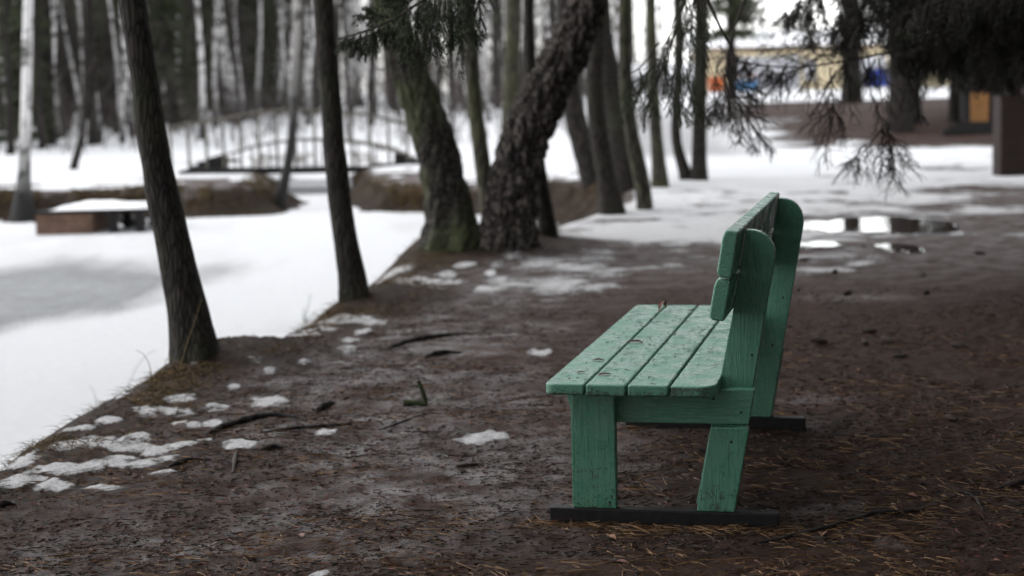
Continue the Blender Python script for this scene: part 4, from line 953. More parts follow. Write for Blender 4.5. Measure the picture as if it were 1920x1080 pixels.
C_TREE = bpy.data.objects['spruce_tree.003'] if False else [o for o in COL.objects if o.get('label', '').startswith('old spruce at right')][0]
for (x, y, rz, sc) in ((5.2, 1.6, 1.0, 1.05), (7.6, 6.4, 2.2, 1.1), (2.6, -3.6, 3.4, 1.0), (8.2, 13.0, 4.4, 1.1)):  # unseen spruce copies added out of frame to darken the right foreground
    r_ = C_TREE.copy(); COL.objects.link(r_); r_.location = (x, y, zg(x, y)); r_.rotation_euler = (0, 0, rz); r_.scale = (sc,) * 3
    tag(r_, 'tall dark spruce added unseen outside the picture to shade the earth at the right', 'tree', 'unseen spruces added to shade the path')
    for ch in C_TREE.children:
        if ch.name.startswith(('trunk', 'crown')): c_ = ch.copy(); COL.objects.link(c_); c_.parent = r_
for k, (x, y) in enumerate(((-7.5, -6.5), (-4.0, -8.5), (-0.5, -7.5), (4.8, -7.0), (7.5, -3.0), (9.5, 1.0), (11.0, 4.5), (11.5, 9.0), (12.0, 14.0), (12.5, 18.5), (8.5, -8.0), (-11.0, -3.5), (5.0, -2.5), (2.5, -6.0), (-2.2, -6.0), (9.0, -5.0), (8.0, 3.5), (10.2, 6.5), (9.2, 10.5), (6.8, 15.5), (14.0, 11.0), (14.0, 2.0), (11.5, -2.0), (-6.0, -9.5), (5.5, -10.0))):  # more unseen spruces, added to block low sky light behind and right
    copy_tree(KINDS['s'][k % 3], (x, y, zg(x, y)), k * 1.3, 1.0 + 0.06 * (k % 4), 'dense unseen spruce added behind and beside the viewer to block sky light', 'unseen light-blocking spruces added around the viewer')
# spruces and trunks further back on the right
GR = 'dark trees behind the hanging spruce branches'
def right_tree(px, py, wpx, label, z0, seed, h=13, spread=2.4):
    f = hit(px, py); r = wpx / F * f.y / 2; t = bg_spruce(seed, h, z0, spread, NEEDD, r); t.location = f; tag(t, label, 'tree', GR)
    t.rotation_euler = (0, 0, seed)
right_tree(1597, 192, 36, 'grey spruce trunk in front of the building, left of the blue board', 4.5, 401)
right_tree(1688, 246, 46, 'stout spruce trunk on the brown slope right of the blue board', 4.0, 402)
right_tree(1716, 232, 22, 'thin spruce trunk right behind the stout spruce on the slope', 3.8, 403)
right_tree(1788, 228, 18, 'thin spruce trunk before the white strip, left of the orange panel', 1.5, 404)
right_tree(1812, 190, 18, 'far spruce trunk standing on the white strip beside the orange panel', 2.0, 405)
right_tree(1905, 205, 40, 'dark spruce behind the shelter post at the right edge', 1.2, 406, spread=2.8)
f_ = Vector((X_at(1378, 62), 62, 0)); f_.z = zg(f_.x, f_.y)
t_ = bg_spruce(407, 12, 2.6, 1.5, NEEDP); t_.location = f_; tag(t_, 'dark spruce rising before the left end of the cream building', 'tree', GR)
for k, (px, Y, kd) in enumerate(((1215, 105, 'b'), (1285, 108, 'b'), (1330, 110, 'p'), (1440, 112, 'b'), (1520, 113, 'b'), (1165, 70, 'b'), (1250, 75, 'b'))):
    place(kd, X_at(px, Y), Y, 1.1, 'bare pale tree beyond the low garages' if k < 6 and Y > 100 and kd == 'b' else ('dark tree beyond the low garages' if kd == 'p' else ('pale birch left of the low garages' if px < 1200 else 'pale birch before the low garages')), 'trees around the garages')

# ------------------------------------------------------------------ bridge
def build_bridge():
    Y0, Y1 = 34.7, 35.8
    def B(px, py, Y): return np.array(at_y(px, py, Y))
    c = B(560, 320, (Y0 + Y1) / 2); root = thing('footbridge', 'small arched wooden footbridge with pale railings over the frozen inlet', 'bridge', c)
    arch = [(392, 296), (415, 289), (440, 284), (470, 274), (500, 268), (545, 262), (600, 261), (650, 264), (700, 271), (730, 279), (752, 288), (768, 297)]
    apx = [a[0] for a in arch]; apy = [a[1] for a in arch]
    mb = MB(); xs = np.linspace(392, 768, 40); fr = np.array([B(x, np.interp(x, apx, apy), Y0) for x in xs]); bk = fr + [0, Y1 - Y0, 0]; th = np.array([0, 0, -0.035])
    for a, b in ((fr, bk), (bk + th, fr + th)): mb.quads(np.stack([a[:-1], a[1:], b[1:], b[:-1]], 1))
    for a in (fr, bk): mb.quads(np.stack([a[:-1], a[:-1] + th, a[1:] + th, a[1:]], 1))
    mb.build('deck', RAILG, root, smooth=False, sub=c)
    for Y in (Y0 - 0.05, Y1 + 0.05):
        mb = MB(); P = np.array([B(x, y, Y) for x, y in ((352, 323), (385, 321), (560, 319), (690, 317), (750, 313), (795, 301))]); mb.tube(P, np.full(6, 0.07), 6); mb.build('tie_beam', WOODD, root, smooth=False, sub=c)
        mb = MB(); P = smooth_path(np.array([B(x, y, Y) for x, y in ((318, 240), (360, 232), (410, 225), (460, 215), (505, 209), (550, 207), (600, 208), (650, 211), (700, 217), (745, 228), (800, 244))]), 30); mb.tube(P, np.full(30, 0.032), 6); mb.build('handrail', RAILG, root, smooth=False, sub=c)
        for i, px in enumerate((320, 354, 387, 419, 451, 485, 519, 554, 590, 625, 660, 694, 729, 764, 797)):
            yt = np.interp(px, [318, 410, 505, 600, 700, 800], [240, 225, 209, 208, 217, 244]); yb = 320 if 380 < px < 770 else (310 if px > 770 else 325)
            t, b = B(px, yt, Y), B(px, yb, Y); mb = MB(); mb.box((t + b) / 2, (0.05, 0.045, (t - b)[2])); mb.build('railing_post', RAILG, root, smooth=False, sub=c)
        for i in range(9):
            px = 440 + i * 33; yt = np.interp(px, apx, apy); b = B(px, 320, Y); t = B(px, yt, Y); mb = MB(); mb.box((t + b) / 2, (0.03, 0.03, (t - b)[2])); mb.build('strut', WOODD, root, smooth=False, sub=c)
    for k, (x0, x1, y) in enumerate(((345, 366, 318), (362, 384, 310), (380, 402, 302), (398, 420, 294), (742, 762, 287), (758, 778, 295), (774, 796, 303))):
        a, b = B(x0, y, 35.25), B(x1, y, 35.25); mb = MB(); hb = a[2] - B(x0, 326 if k < 4 else 312, 35.25)[2]; mb.box((a + b) / 2 - [0, 0, hb / 2], (b[0] - a[0], 1.1, hb)); mb.build('step', WOODD, root, smooth=False, sub=c)
    for px in (385, 768):
        for Y in (Y0 + .1, Y1 - .1):
            p = B(px, 318, Y); mb = MB(); mb.box((p[0], p[1], (p[2] - 0.9) / 2), (0.16, 0.16, p[2] + 0.9)); mb.build('pile', WOODD, root, smooth=False, sub=c)
build_bridge()

# ------------------------------------------------------------------ wooden landing across the pond
def build_landing():
    p = hit(68, 441); Y = p.y; s = Y / F; root = thing('wooden_landing', 'low brown wooden landing stage with snow on top at the far pond edge', 'landing stage', (p.x, p.y, POND_Z)); o = np.array([p.x, p.y, POND_Z])
    mb = MB(); W = 106 * s
    for k in range(4): mb.box(o + [W / 2, 0.02, 0.035 + k * 0.072], (W, 0.045, 0.068))
    mb.build('front_panel', WOODB, root, smooth=False, sub=o)
    mb = MB()
    for k in range(9): mb.box(o + [0.03 + W * 0.97 + 0.0 * k, 0.12 + k * 0.13, 0.15], (0.05, 0.12, 0.28))
    mb.build('side_panel', WOODB, root, smooth=False, sub=o)
    mb = MB(); L = 205 * s
    for k in range(7): mb.box(o + [L / 2 + 0.05 * k, 0.08 + k * 0.16, 0.325], (L, 0.15, 0.04))
    mb.build('deck', WOODD, root, smooth=False, sub=o)
    n, m = 40, 16; u, v = np.meshgrid(np.linspace(0, 1, n), np.linspace(0, 1, m), indexing='ij'); x = o[0] + 0.15 + u * (L - 0.14) + 0.30 * v; y = o[1] + 0.06 + v * 1.08
    edge = np.minimum(np.minimum(u, 1 - u) * 8, np.minimum(v, 1 - v) * 5); z = o[2] + 0.342 + 0.075 * sstep(0, 1, edge) * (0.5 + fbm(x * 3, y * 3, 0, 3, 7)); mb = MB()
    i = np.arange(n - 1)[:, None] * m; j = np.arange(m - 1)[None, :]; mb.add(np.stack([x, y, z], -1).reshape(-1, 3), np.stack([i + j, i + m + j, i + m + j + 1, i + j + 1], -1).reshape(-1, 4)); mb.build('snow_cover', SNOWM, root, sub=o)
    for px in (212, 262):
        for dy in (0.1, 1.0): mb = MB(); mb.box(o + [(px - 68) * s, dy, 0.13], (0.12, 0.1, 0.34)); mb.build('leg', WOODD, root, smooth=False, sub=o)
    p = hit(232, 428); q = thing('driftwood_heap', 'black wet branches under the right end of the wooden landing', 'driftwood', p); g = np.random.default_rng(3); mb = MB()
    for k in range(14):
        a = np.array(p) + [g.uniform(-.2, .2), 0.3 + g.uniform(-.2, .2), g.uniform(0.02, .1)]; mb.tube(np.array([a, a + [g.uniform(-.25, .3), g.uniform(-.2, .2), g.uniform(-.02, .12)]]), [0.035, 0.015], 6)
    mb.build('branch', WOODD, q, sub=np.array(p))
build_landing()

# ------------------------------------------------------------------ buildings, bins, shelter
def build_buildings():
    Y = 92.0; s = Y / F; z0 = zg(8, Y) - 0.2
    def XZ(px, py): p = at_y(px, py, Y); return p.x, p.z
    x0, zt_ = XZ(1322, 91); x1, _ = XZ(2120, 85); zt_ = XZ(1600, 88)[1]
    root = thing('long_building', 'long low cream building with grey doors and snowy roof behind the slope', 'building', ((x0 + x1) / 2, Y + 3, z0)); o = np.array([(x0 + x1) / 2, Y + 3, z0])
    mb = MB(); mb.box(((x0 + x1) / 2, Y + 3.5, (z0 + zt_) / 2), (x1 - x0, 7, zt_ - z0)); mb.build('wall', CREAM, root, smooth=False, sub=o)
    mb = MB(); mb.box(((x0 + x1) / 2, Y - 0.2, zt_ + 0.06), (x1 - x0 + 0.8, 0.12, 0.16)); mb.build('eave', EAVE, root, smooth=False, sub=o)
    mb = MB(); a = np.array([[x0 - .4, Y - .3, zt_ + .14], [x1 + .4, Y - .3, zt_ + .14], [x1 + .4, Y + 4, zt_ + 1.1], [x0 - .4, Y + 4, zt_ + 1.1], [x1 + .4, Y + 8, zt_ + .14], [x0 - .4, Y + 8, zt_ + .14]])
    mb.add(a, [[0, 1, 2, 3], [3, 2, 4, 5]]); mb.tris(np.array([[a[0], a[3], a[5]], [a[1], a[4], a[2]]])); mb.build('roof', SNOWM, root, smooth=False, sub=o)
    for (pa, pb, yt, yb) in ((1378, 1500, 112, 190), (1588, 1660, 112, 192), (1690, 1722, 112, 192)):
        xa, za = XZ(pa, yt); xb, zb = XZ(pb, yb); mb = MB(); mb.box(((xa + xb) / 2, Y - 0.04, (za + z0) / 2), (xb - xa, 0.08, za - z0)); d = mb.build('garage_door', LILAC, root, smooth=False, sub=o)
        mb = MB(); mb.box(((xa + xb) / 2, Y - 0.06, za + 0.06), (xb - xa + 0.2, 0.12, 0.12)); mb.build('lintel', SNOWM, d, smooth=False, sub=o)
    xa, za = XZ(1507, 112); xb, zb = XZ(1530, 150); mb = MB(); mb.box(((xa + xb) / 2, Y - 0.03, (za + zb) / 2), (xb - xa, 0.06, za - zb)); f = mb.build('window', LILAC, root, smooth=False, sub=o)
    xa, za = XZ(1623, 130); xb, zb = XZ(1662, 161); t = thing('blue_board', 'bright blue board fixed low on the pale door of the long building', 'sign', ((xa + xb) / 2, Y - 0.4, zb)); oo = np.array(t.location)
    mb = MB(); mb.box(((xa + xb) / 2, Y - 0.4, (za + zb) / 2), (xb - xa, 0.08, za - zb)); mb.build('panel', BLUE, t, smooth=False, sub=oo)
    for xx in (xa + .1, xb - .1): mb = MB(); mb.box((xx, Y - 0.3, (zb + z0) / 2), (0.08, 0.08, zb - z0)); mb.build('leg', GREYW, t, smooth=False, sub=oo)
    # low grey garage
    Y2 = 84.0; p = at_y(1186, 172, Y2); q = at_y(1316, 140, Y2); zb = zg(q.x, Y2) - .3; t = thing('low_garage', 'low grey garage with white snowy roof behind the row of trunks', 'garage', ((p.x + q.x) / 2, Y2 + 2, zb)); oo = np.array(t.location)
    mb = MB(); mb.box(((p.x + q.x) / 2, Y2 + 2, (q.z + zb) / 2), (q.x - p.x, 4, q.z - zb)); mb.build('wall', GREYW, t, smooth=False, sub=oo)
    mb = MB(); mb.box(((p.x + q.x) / 2, Y2 + 1.9, q.z + 0.31), (q.x - p.x + .3, 4.5, 0.6)); mb.build('roof', SNOWM, t, smooth=False, sub=oo)
    # bins
    def bin_(name, label, px0, px1, yt, yb, m, Yb):
        a, b = at_y(px0, yt, Yb), at_y(px1, yb, Yb); g0 = zg(a.x, Yb); zb = min(g0, b.z); w_ = b.x - a.x; t = thing(name, label, 'bin', ((a.x + b.x) / 2, Yb, zb)); oo = np.array(t.location); mb = MB(); cx = (a.x + b.x) / 2
        tp, bt = w_ / 2, w_ / 2 * 0.86; d = 0.45; V = [[cx - bt, Yb - d * .85, zb + .08], [cx + bt, Yb - d * .85, zb + .08], [cx + bt, Yb + d * .85, zb + .08], [cx - bt, Yb + d * .85, zb + .08], [cx - tp, Yb - d, a.z], [cx + tp, Yb - d, a.z], [cx + tp, Yb + d, a.z], [cx - tp, Yb + d, a.z]]
        mb.add(V, [[3, 2, 1, 0], [4, 5, 6, 7], [0, 1, 5, 4], [1, 2, 6, 5], [2, 3, 7, 6], [3, 0, 4, 7]])
        for k in range(4): mb.box((cx - tp * .75 + k * tp * .5, Yb - d * .98, (zb + a.z) / 2 + .05), (0.07, 0.06, a.z - zb - .2))
        mb.build('body', m, t, smooth=False, sub=oo)
        mb = MB(); mb.box((cx, Yb - d - .02, a.z + .03), (w_ + .08, 0.08, 0.07)); mb.build('rim', m, t, smooth=False, sub=oo)
        return t, cx, a.z, oo
    t, cx, zz, oo = bin_('waste_container', 'light blue ribbed waste container heaped with pale bags', 1371, 1420, 154, 176, CYAN, 88.0)
    for k, dx in enumerate((-.42, .35)):
        me = bmesh.new(); bmesh.ops.create_icosphere(me, subdivisions=3, radius=0.26)
        for v in me.verts: v.co *= 1 + 0.25 * math.sin(v.co.x * 17 + k) * math.sin(v.co.y * 13)
        b = bm_obj('rubbish_bag', me, BAG, None, True); b.location = (cx + dx, 88.0, zz + .2); tag(b, 'pale pinkish rubbish bag on the left of the blue container' if dx < 0 else 'pale pinkish rubbish bag on the right of the blue container', 'bag')
    bin_('waste_container', 'orange waste container standing left of the light blue one', 1328, 1356, 146, 176, ORNG, 88.0)
build_buildings()
def build_shelter():
    p = hit(1899, 331); Y = p.y; s = Y / F; root = thing('wooden_shelter', 'red brown wooden shelter with a boxed post at the right edge', 'shelter', p); o = np.array(p); x0 = at_y(1877, 300, Y).x; zc = at_y(1899, 184, Y).z
    k = 0
    for (dx, dy) in ((0, 0), (2.6, 0), (0.95, 2.4), (3.5, 2.4)):
        c = np.array([x0 + 0.20 + dx, Y + 0.2 + dy, 0]); mb = MB(); mb.box((c[0], c[1], (2.7 + p.z) / 2), (0.19, 0.19, 2.7 - p.z)); o1 = mb.build('post', WOODR, root, smooth=False, sub=o)
        mb = MB()
        for sx, sy, w_, d in ((0, -.19, .40, .03), (0, .19, .40, .03), (-.19, 0, .03, .34), (.19, 0, .03, .34)): mb.box((c[0] + sx, c[1] + sy, (zc + p.z - .1) / 2), (w_, d, zc - p.z + .1))
        mb.box((c[0], c[1], zc + .012), (0.42, 0.42, 0.03)); mb.build('post_casing', WOODR, o1, smooth=False, sub=o)
    mb = MB(); x = x0 + 0.2; a = np.array([[x - .5, Y - .4, 2.7], [x + 3.2, Y - .4, 2.7], [x + 3.9, Y + 2.9, 2.7], [x + .2, Y + 2.9, 2.7]]); top = np.array([[x + 1.3, Y + 1.3, 3.7]])
    mb.add(np.vstack([a, top]), [[0, 1, 4], [1, 2, 4], [2, 3, 4], [3, 0, 4]]); mb.build('roof', WOODR, root, smooth=False, sub=o)
    mb = MB(); mb.box((x + 2.3, Y + 2.6, p.z + .6), (2.2, 0.05, 1.0)); mb.build('back_wall', WOODR, root, smooth=False, sub=o)
    # play hut further back
    p = hit(1835, 231); Y = p.y; s = Y / F; t = thing('wooden_hut', 'small dark wooden hut with an orange front panel on the brown slope', 'hut', p); o = np.array(p)
    a, b = at_y(1820, 174, Y), at_y(1853, 231, Y); mb = MB()
    for i in range(4): w_ = (b.x - a.x) / 4; mb.box((a.x + w_ * (i + .5), Y, (a.z + p.z) / 2), (w_ - .008, 0.05, a.z - p.z)); 
    mb.build('front_panel', WOODO, t, smooth=False, sub=o)
    mb = MB(); mb.box(((a.x + b.x) / 2 + .45, Y + .7, (a.z + p.z) / 2 + .2), (1.2, 1.2, a.z - p.z + .5)); mb.build('wall', WOODD, t, smooth=False, sub=o)
    q = at_y(1830, 130, Y); mb = MB(); mb.box((q.x, Y + .06, (q.z + p.z) / 2), (0.09, 0.06, q.z - p.z)); mb.build('post', WOODR, t, smooth=False, sub=o)
    mb = MB(); mb.add([[a.x - .3, Y - .3, q.z], [a.x + 1.5, Y - .3, q.z], [a.x + 1.5, Y + 1.6, q.z], [a.x - .3, Y + 1.6, q.z], [a.x + .6, Y - .3, q.z + .5], [a.x + .6, Y + 1.6, q.z + .5]], [[0, 1, 4, 4], [2, 3, 5, 5], [1, 2, 5, 4], [3, 0, 4, 5]]); mb.build('roof', WOODD, t, smooth=False, sub=o)
    p = hit(1822, 252); a = at_y(1768, 250, p.y); b = at_y(1884, 240, p.y); t = thing('dark_step', 'low black wooden step before the dark hut', 'step', p); mb = MB(); cx = (a.x + b.x) / 2
    for i in range(3): mb.box((cx + i * .06, p.y + i * .24, p.z + .06 + i * .05), (b.x - a.x - i * .25, 0.22, 0.12 + i * .02))
    mb.build('tread', WOODD, t, smooth=False, sub=np.array(p))
build_shelter()

# ------------------------------------------------------------------ roots, sticks, cones, grass, litter
def ground_pt(px, py, dz=0.0):
    p = hit(px, py); z = p.z + float(relief(np.array([p.x]), np.array([p.y]))[0]); return np.array([p.x, p.y, z + dz])
def root_thing(name, label, cat, pts, wpx, mat=ROOT, sink=0.3, taper=0.35):
    P = np.array([ground_pt(x, y) for x, y in pts]); r = wpx / F * P[0][1] / 2; P = smooth_path(P, max(12, 5 * len(pts))); n = len(P)
    t = np.linspace(0, 1, n); rad = r * (1 - (1 - taper) * np.abs(2 * t - 0.8) ** 1.5); rad = np.maximum(rad, r * 0.15)
    P[:, 2] += rad * (1 - 2 * sink) + 0.5 * r * np.sin(t * math.pi); P[0, 2] -= r; P[-1, 2] -= r
    o = P[n // 2].copy(); mb = MB(); mb.tube(P, rad, 10, lambda v: 0.35 * r * (fbm(v[..., 0] * 25, v[..., 1] * 25, v[..., 2] * 25, 3, 5) - 0.5)); tag(mb.build(name, mat, None, sub=o, loc=o), label, cat)
root_thing('tree_root', 'thick dark arched root among the snow patches left of the path', 'root', [(385, 814), (420, 799), (470, 787), (510, 780), (545, 783), (582, 787)], 14)
root_thing('tree_root', 'long thin straight root running right from the snow patches', 'root', [(478, 814), (560, 802), (640, 796), (712, 789)], 7)
root_thing('tree_root', 'short dark root stub poking up above the long thin root', 'root', [(592, 772), (610, 764), (628, 756)], 15)
root_thing('tree_root', 'short flat root scrap just below the thick arched root', 'root', [(488, 848), (512, 842), (536, 842)], 11)
root_thing('tree_root', 'dark root end beside the lowest row of snow patches', 'root', [(312, 878), (345, 868), (402, 862)], 11)
root_thing('stick', 'short grey stick standing off the ground by the snow patches', 'stick', [(437, 884), (441, 862), (446, 842)], 9, TWIG)
root_thing('tree_root', 'curved dark root crossing the middle of the path, farthest of the roots', 'root', [(722, 658), (770, 642), (830, 632), (905, 625)], 10)
root_thing('tree_root', 'broken root piece below the curved root in mid path', 'root', [(795, 672), (830, 665), (868, 661)], 11)
root_thing('stick', 'thin bowed twig left of the pale snow lump before the bench', 'stick', [(712, 806), (760, 792), (800, 780), (845, 776)], 4, TWIG)
root_thing('stick', 'thin straight twig touching the left tip of the pale snow lump', 'stick', [(756, 811), (800, 809), (850, 810)], 3.5, TWIG)
root_thing('stick', 'short dark stick on the needles below the pale snow lump', 'stick', [(852, 876), (880, 872), (905, 868)], 7, TWIG)
root_thing('tree_root', 'long dark root in the shade in front of the right runner end', 'root', [(1405, 1026), (1480, 1005), (1560, 988), (1640, 968), (1720, 957), (1780, 936), (1806, 922)], 10, sink=0.45)
root_thing('tree_root', 'thin root forking down from the long shaded root', 'root', [(1806, 922), (1830, 938), (1852, 972)], 6)
root_thing('tree_root', 'black root at the right edge of the picture in deep shade', 'root', [(1870, 914), (1900, 908), (1960, 904)], 13)
root_thing('bark_chunk', 'dark chunk of bark on snow at the left edge of the picture', 'bark', [(-20, 955), (5, 950), (34, 946)], 15)
root_thing('stick', 'dark stick lying in the brown needles right of the bench', 'stick', [(1672, 674), (1692, 674), (1708, 672)], 7, TWIG)
def mossy_stub():
    p = ground_pt(786, 757); t = thing('mossy_stick', 'green mossy forked stub standing up from the path left of the bench', 'stick', p); Y = p[1]; o = p
    mb = MB(); P = np.array([p + [0.02, 0, -.02], np.array(at_y(797, 750, Y)), np.array(at_y(792, 733, Y)), np.array(at_y(784, 714, Y))]); mb.tube(smooth_path(P, 14), np.linspace(0.012, 0.008, 14), 8, lambda v: 0.004 * (fbm(v[..., 0] * 60, v[..., 1] * 60, v[..., 2] * 60, 2, 5) - .5)); mb.build('upright_stem', MOSS, t, sub=o)
    mb = MB(); P = np.array([np.array(at_y(757, 754, Y)) + [0, 0, -.004], p + [-.04, 0, .012], p + [0.03, 0, 0.004]]); mb.tube(smooth_path(P, 14), np.linspace(0.016, 0.013, 14), 8, lambda v: 0.006 * (fbm(v[..., 0] * 60, v[..., 1] * 60, v[..., 2] * 60, 2, 6) - .5)); mb.build('lying_stem', MOSS, t, sub=o)
mossy_stub()
def cone_mesh():
    mb = MB(); n, m = 14, 12; t = np.linspace(0, 1, n); th = np.linspace(0, 2 * np.pi, m, endpoint=False); r = 0.016 * np.sin(np.pi * np.clip(t * 0.93 + 0.05, 0, 1)) ** 0.6
    T, H = np.meshgrid(t, th, indexing='ij'); rr = r[:, None] * (1 + 0.28 * np.sin(T * 40) * np.sin(H * 5 + T * 20)); V = np.stack([(T - 0.5) * 0.085, rr * np.cos(H), rr * np.sin(H)], -1)
    i = np.arange(n - 1)[:, None] * m; j = np.arange(m)[None, :]; k = (np.arange(m) + 1)[None, :] % m; mb.add(V.reshape(-1, 3), np.stack([i + j, i + k, i + m + k, i + m + j], -1).reshape(-1, 4)); return mb
cone0 = None
for px, py in ((1565, 514), (1505, 491), (1589, 551), (1620, 464), (1731, 519), (1737, 551), (1857, 597), (1663, 643), (1630, 625), (1798, 651), (1837, 478), (1622, 647), (1535, 643), (1783, 792)):
    p = ground_pt(px, py, 0.012)
    if cone0 is None: c = cone0 = cone_mesh().build('spruce_cone', CONE)
    else: c = cone0.copy(); COL.objects.link(c)
    c.location = p; c.rotation_euler = (random.uniform(0, 3), random.uniform(-.2, .2), random.uniform(0, 3)); s = random.uniform(0.7, 1.1); c.scale = (s, s, s)
    tag(c, 'dark spruce cone lying on the brown earth right of the bench', 'cone', 'spruce cones on the shaded earth')
def scatter_pts(n, r0, r1, a0, a1, g, power=1.0):
    u = g.random(n); r = r0 * (r1 / r0) ** u if power else r0 + (r1 - r0) * u; a = np.radians(g.uniform(a0, a1, n)); return np.sin(a) * r, np.cos(a) * r
def litter():
    g = np.random.default_rng(11)
    def one(name, n, r1, l0, l1, wd, mat, label, thr, seed, lift=0.004):
        x, y = scatter_pts(n, 3.0, r1, -21, 21, g); f = fbm(x * 3.1, y * 3.1, 0, 4, seed); keep = f > thr; keep &= pond_sd(x, y) < -0.02; x, y = x[keep], y[keep]
        if name == 'pine_needles':
            W = bench_to_world(np.stack([g.uniform(-0.1, 0.75, 420), -0.03 - np.abs(g.normal(0, 0.035, 420)), np.zeros(420)], 1)); x = np.concatenate([x, W[:, 0]]); y = np.concatenate([y, W[:, 1]])
        n = len(x)
        z = zt(x, y) + relief(x, y) + lift; a = g.normal(0.0, 0.9, n); d = np.stack([np.cos(a), np.sin(a), g.uniform(-.05, .22, n)], 1); d /= np.linalg.norm(d, axis=1)[:, None]
        L = g.uniform(l0, l1, n); b = np.stack([g.normal(0, .25, n) * L, g.normal(0, .25, n) * L, -0.12 * L], 1); mb = MB(); blade_strips(mb, np.stack([x, y, z], 1), d, L, np.full(n, wd), b, 3)
        tag(mb.build(name, mat, smooth=False), label, 'needles', kind='stuff')
    one('pine_needles', 24000, 9.0, 0.035, 0.09, 0.0026, NLIT, 'pale brown pine needles strewn over the earth around the bench', 0.49, 95)
    one('dark_litter', 52000, 11.0, 0.010, 0.034, 0.0042, NLITD, 'dark crumbs of bark and rotten needles on the path', 0.40, 97, 0.003)
    one('rust_litter', 24000, 10.0, 0.010, 0.030, 0.0044, LEAF, 'rusty scraps of leaf and bark scale on the path', 0.48, 99, 0.003)
litter()
g_ = np.random.default_rng(17)
for k, (px, py, s, lb) in enumerate(((1136, 905, 0, ''), (560, 1005, 1, 'pale brown leaf on the icy earth at the lower left'), (660, 880, 1, 'flat tan leaf on the earth below the bowed twig'), (430, 945, 1, 'brown leaf scrap left of the icy patch'), (1155, 1012, 1, 'pale leaf at the foot of the bench runner'), (1540, 1005, 1, 'pinkish leaf in the shade near the long root'), (1720, 935, 1, 'reddish leaf beside the long shaded root'), (1180, 1060, 1, 'tan leaf below the bench runner'), (640, 775, 1, 'rusty leaf on the path by the root stub'), (1610, 692, 1, 'small pale leaf on the brown earth right of the bench'))):
    if not s: continue
    p = ground_pt(px, py, 0.004); mb = MB(); leaf_mesh(mb, (0, 0, 0), 0.045, 0.011, g_.uniform(0, 6), 0.2); o = mb.build('fallen_leaf', TAN if k in (9, 4, 5) else LEAF, loc=p); tag(o, lb, 'leaf')
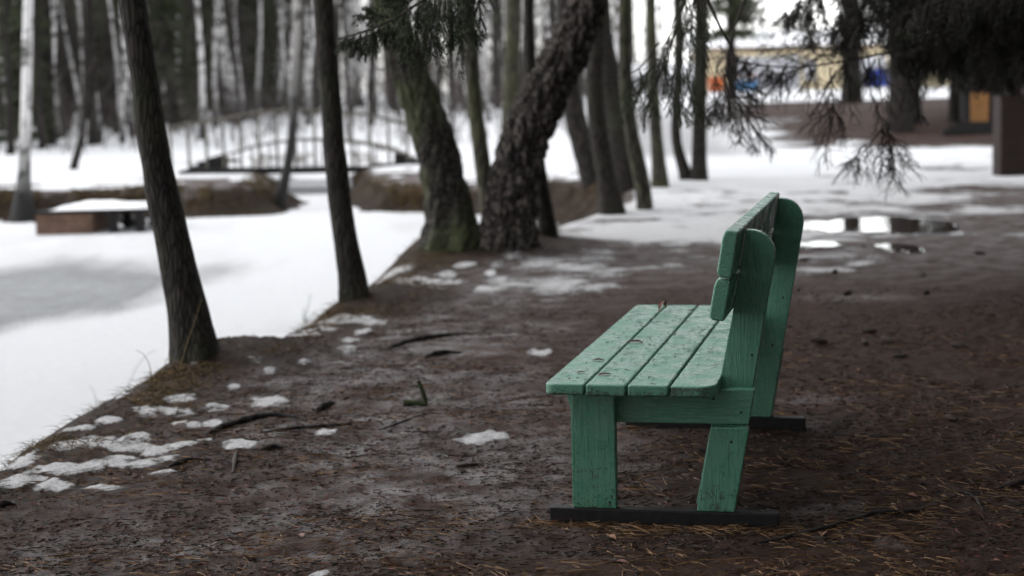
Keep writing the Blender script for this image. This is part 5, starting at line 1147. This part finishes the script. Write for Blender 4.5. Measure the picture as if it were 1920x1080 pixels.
def grass():
    g = np.random.default_rng(23); E_ = np.array([(p.x, p.y) for p in near_edge]); bs = []
    # near bank crest
    n = 15000; i = g.integers(2, 15, n); t = g.random(n)[:, None]; P = E_[i] * (1 - t) + E_[i + 1] * t; P = P + g.normal(0, 1, (n, 2)) * [0.16, 0.22] + [0.12, -0.06]; keep = fbm(P[:, 0] * 2.3, P[:, 1] * 2.3, 0, 3, 77) > 0.45; P = P[keep]; n = len(P)
    z = zt(P[:, 0], P[:, 1]) + relief(P[:, 0], P[:, 1]); a = g.uniform(0, 6.28, n); e = g.uniform(0.15, 1.2, n); d = np.stack([np.cos(a) * np.cos(e), np.sin(a) * np.cos(e), np.sin(e)], 1); L = g.uniform(0.02, 0.10, n)
    mb = MB(); blade_strips(mb, np.column_stack([P, z]), d, L, np.full(n, 0.0036), np.stack([np.cos(a) * L * .3, np.sin(a) * L * .3, -0.5 * L], 1), 3)
    tag(mb.build('grass', STRAWD, smooth=False), 'short flattened old grass and moss along the near bank edge', 'grass', kind='stuff')
    # far bank: hanging tufts on the steep soil
    mb = MB(); fe = np.array([(X_at(px, Y), Y) for px, Y in far_edge[:-2]]); n = 9000; i = g.integers(0, len(fe) - 1, n); t = g.random(n)[:, None]; P = fe[i] * (1 - t) + fe[i + 1] * t + g.normal(0, 0.16, (n, 2)); sd = pond_sd(P[:, 0], P[:, 1]); keep = (sd > -0.3) & (sd < 0.5) & (fbm(P[:, 0] * 1.2, P[:, 1] * 1.2, 0, 3, 78) > 0.48); P = P[keep]; n = len(P)
    z = zt(P[:, 0], P[:, 1]); d = np.stack([g.normal(0, .3, n), -np.abs(g.normal(0.6, .3, n)), g.uniform(-.2, .6, n)], 1); d /= np.linalg.norm(d, axis=1)[:, None]; L = g.uniform(0.08, 0.28, n)
    blade_strips(mb, np.column_stack([P, z + .01]), d, L, np.full(n, 0.016), np.stack([0 * L, -0.1 * L, -0.9 * L], 1), 3); tag(mb.build('hanging_grass', STRAWD, smooth=False), 'brown dead grass hanging over the far pond bank', 'grass', kind='stuff')
grass()
for k, (pts, lb) in enumerate((([(345, 672), (352, 640), (360, 608), (356, 590), (350, 612), (349, 640)], 'bent dry grass stem looping before the foot of the nearest trunk'),
                               ([(338, 680), (352, 640), (366, 600), (378, 560)], 'tall straight dry stem before the foot of the nearest trunk'),
                               ([(238, 726), (255, 690), (275, 665), (292, 655)], 'thin arching dry grass stem on the bank edge left of the trunk'),
                               ([(285, 706), (280, 682), (270, 664), (255, 656)], 'dry grass stem bending left on the bank edge'),
                               ([(305, 700), (312, 672), (322, 668), (330, 690)], 'small hooked grass stem by the trunk foot'),
                               ([(182, 756), (176, 735), (168, 722)], 'short grass stem at the lower bank edge over the snow'))):
    b = ground_pt(pts[0][0], pts[0][1] + 4); Y = b[1]; P = smooth_path(np.array([b] + [np.array(at_y(x, y, Y)) for x, y in pts[1:]]), 22); mb = MB(); mb.tube(P, np.linspace(0.0022, 0.0012, 22), 5); tag(mb.build('grass_stem', STRAW, sub=b, loc=b), lb, 'grass stem')
def seedling():
    b = ground_pt(572, 606); t = thing('seedling', 'tiny green sprig on the bank edge between the two leaning trunks', 'plant', b); Y = b[1]; mb, nd = MB(), MB(); g = np.random.default_rng(4)
    for x, y in ((582, 553), (570, 578), (590, 585), (566, 592)):
        P = np.array([b, np.array(at_y((572 + x) / 2, (606 + y) / 2, Y)), np.array(at_y(x, y, Y))]); mb.tube(P, [0.003, 0.002, 0.001], 5); needles_along(nd, P, 0.02, 0.004, 260, g)
    mb.build('stem', MOSS, t, sub=b); nd.build('leaves', plain('sprig_green', (0.10, 0.13, 0.05), 0.7), t, sub=b, smooth=False)
seedling()
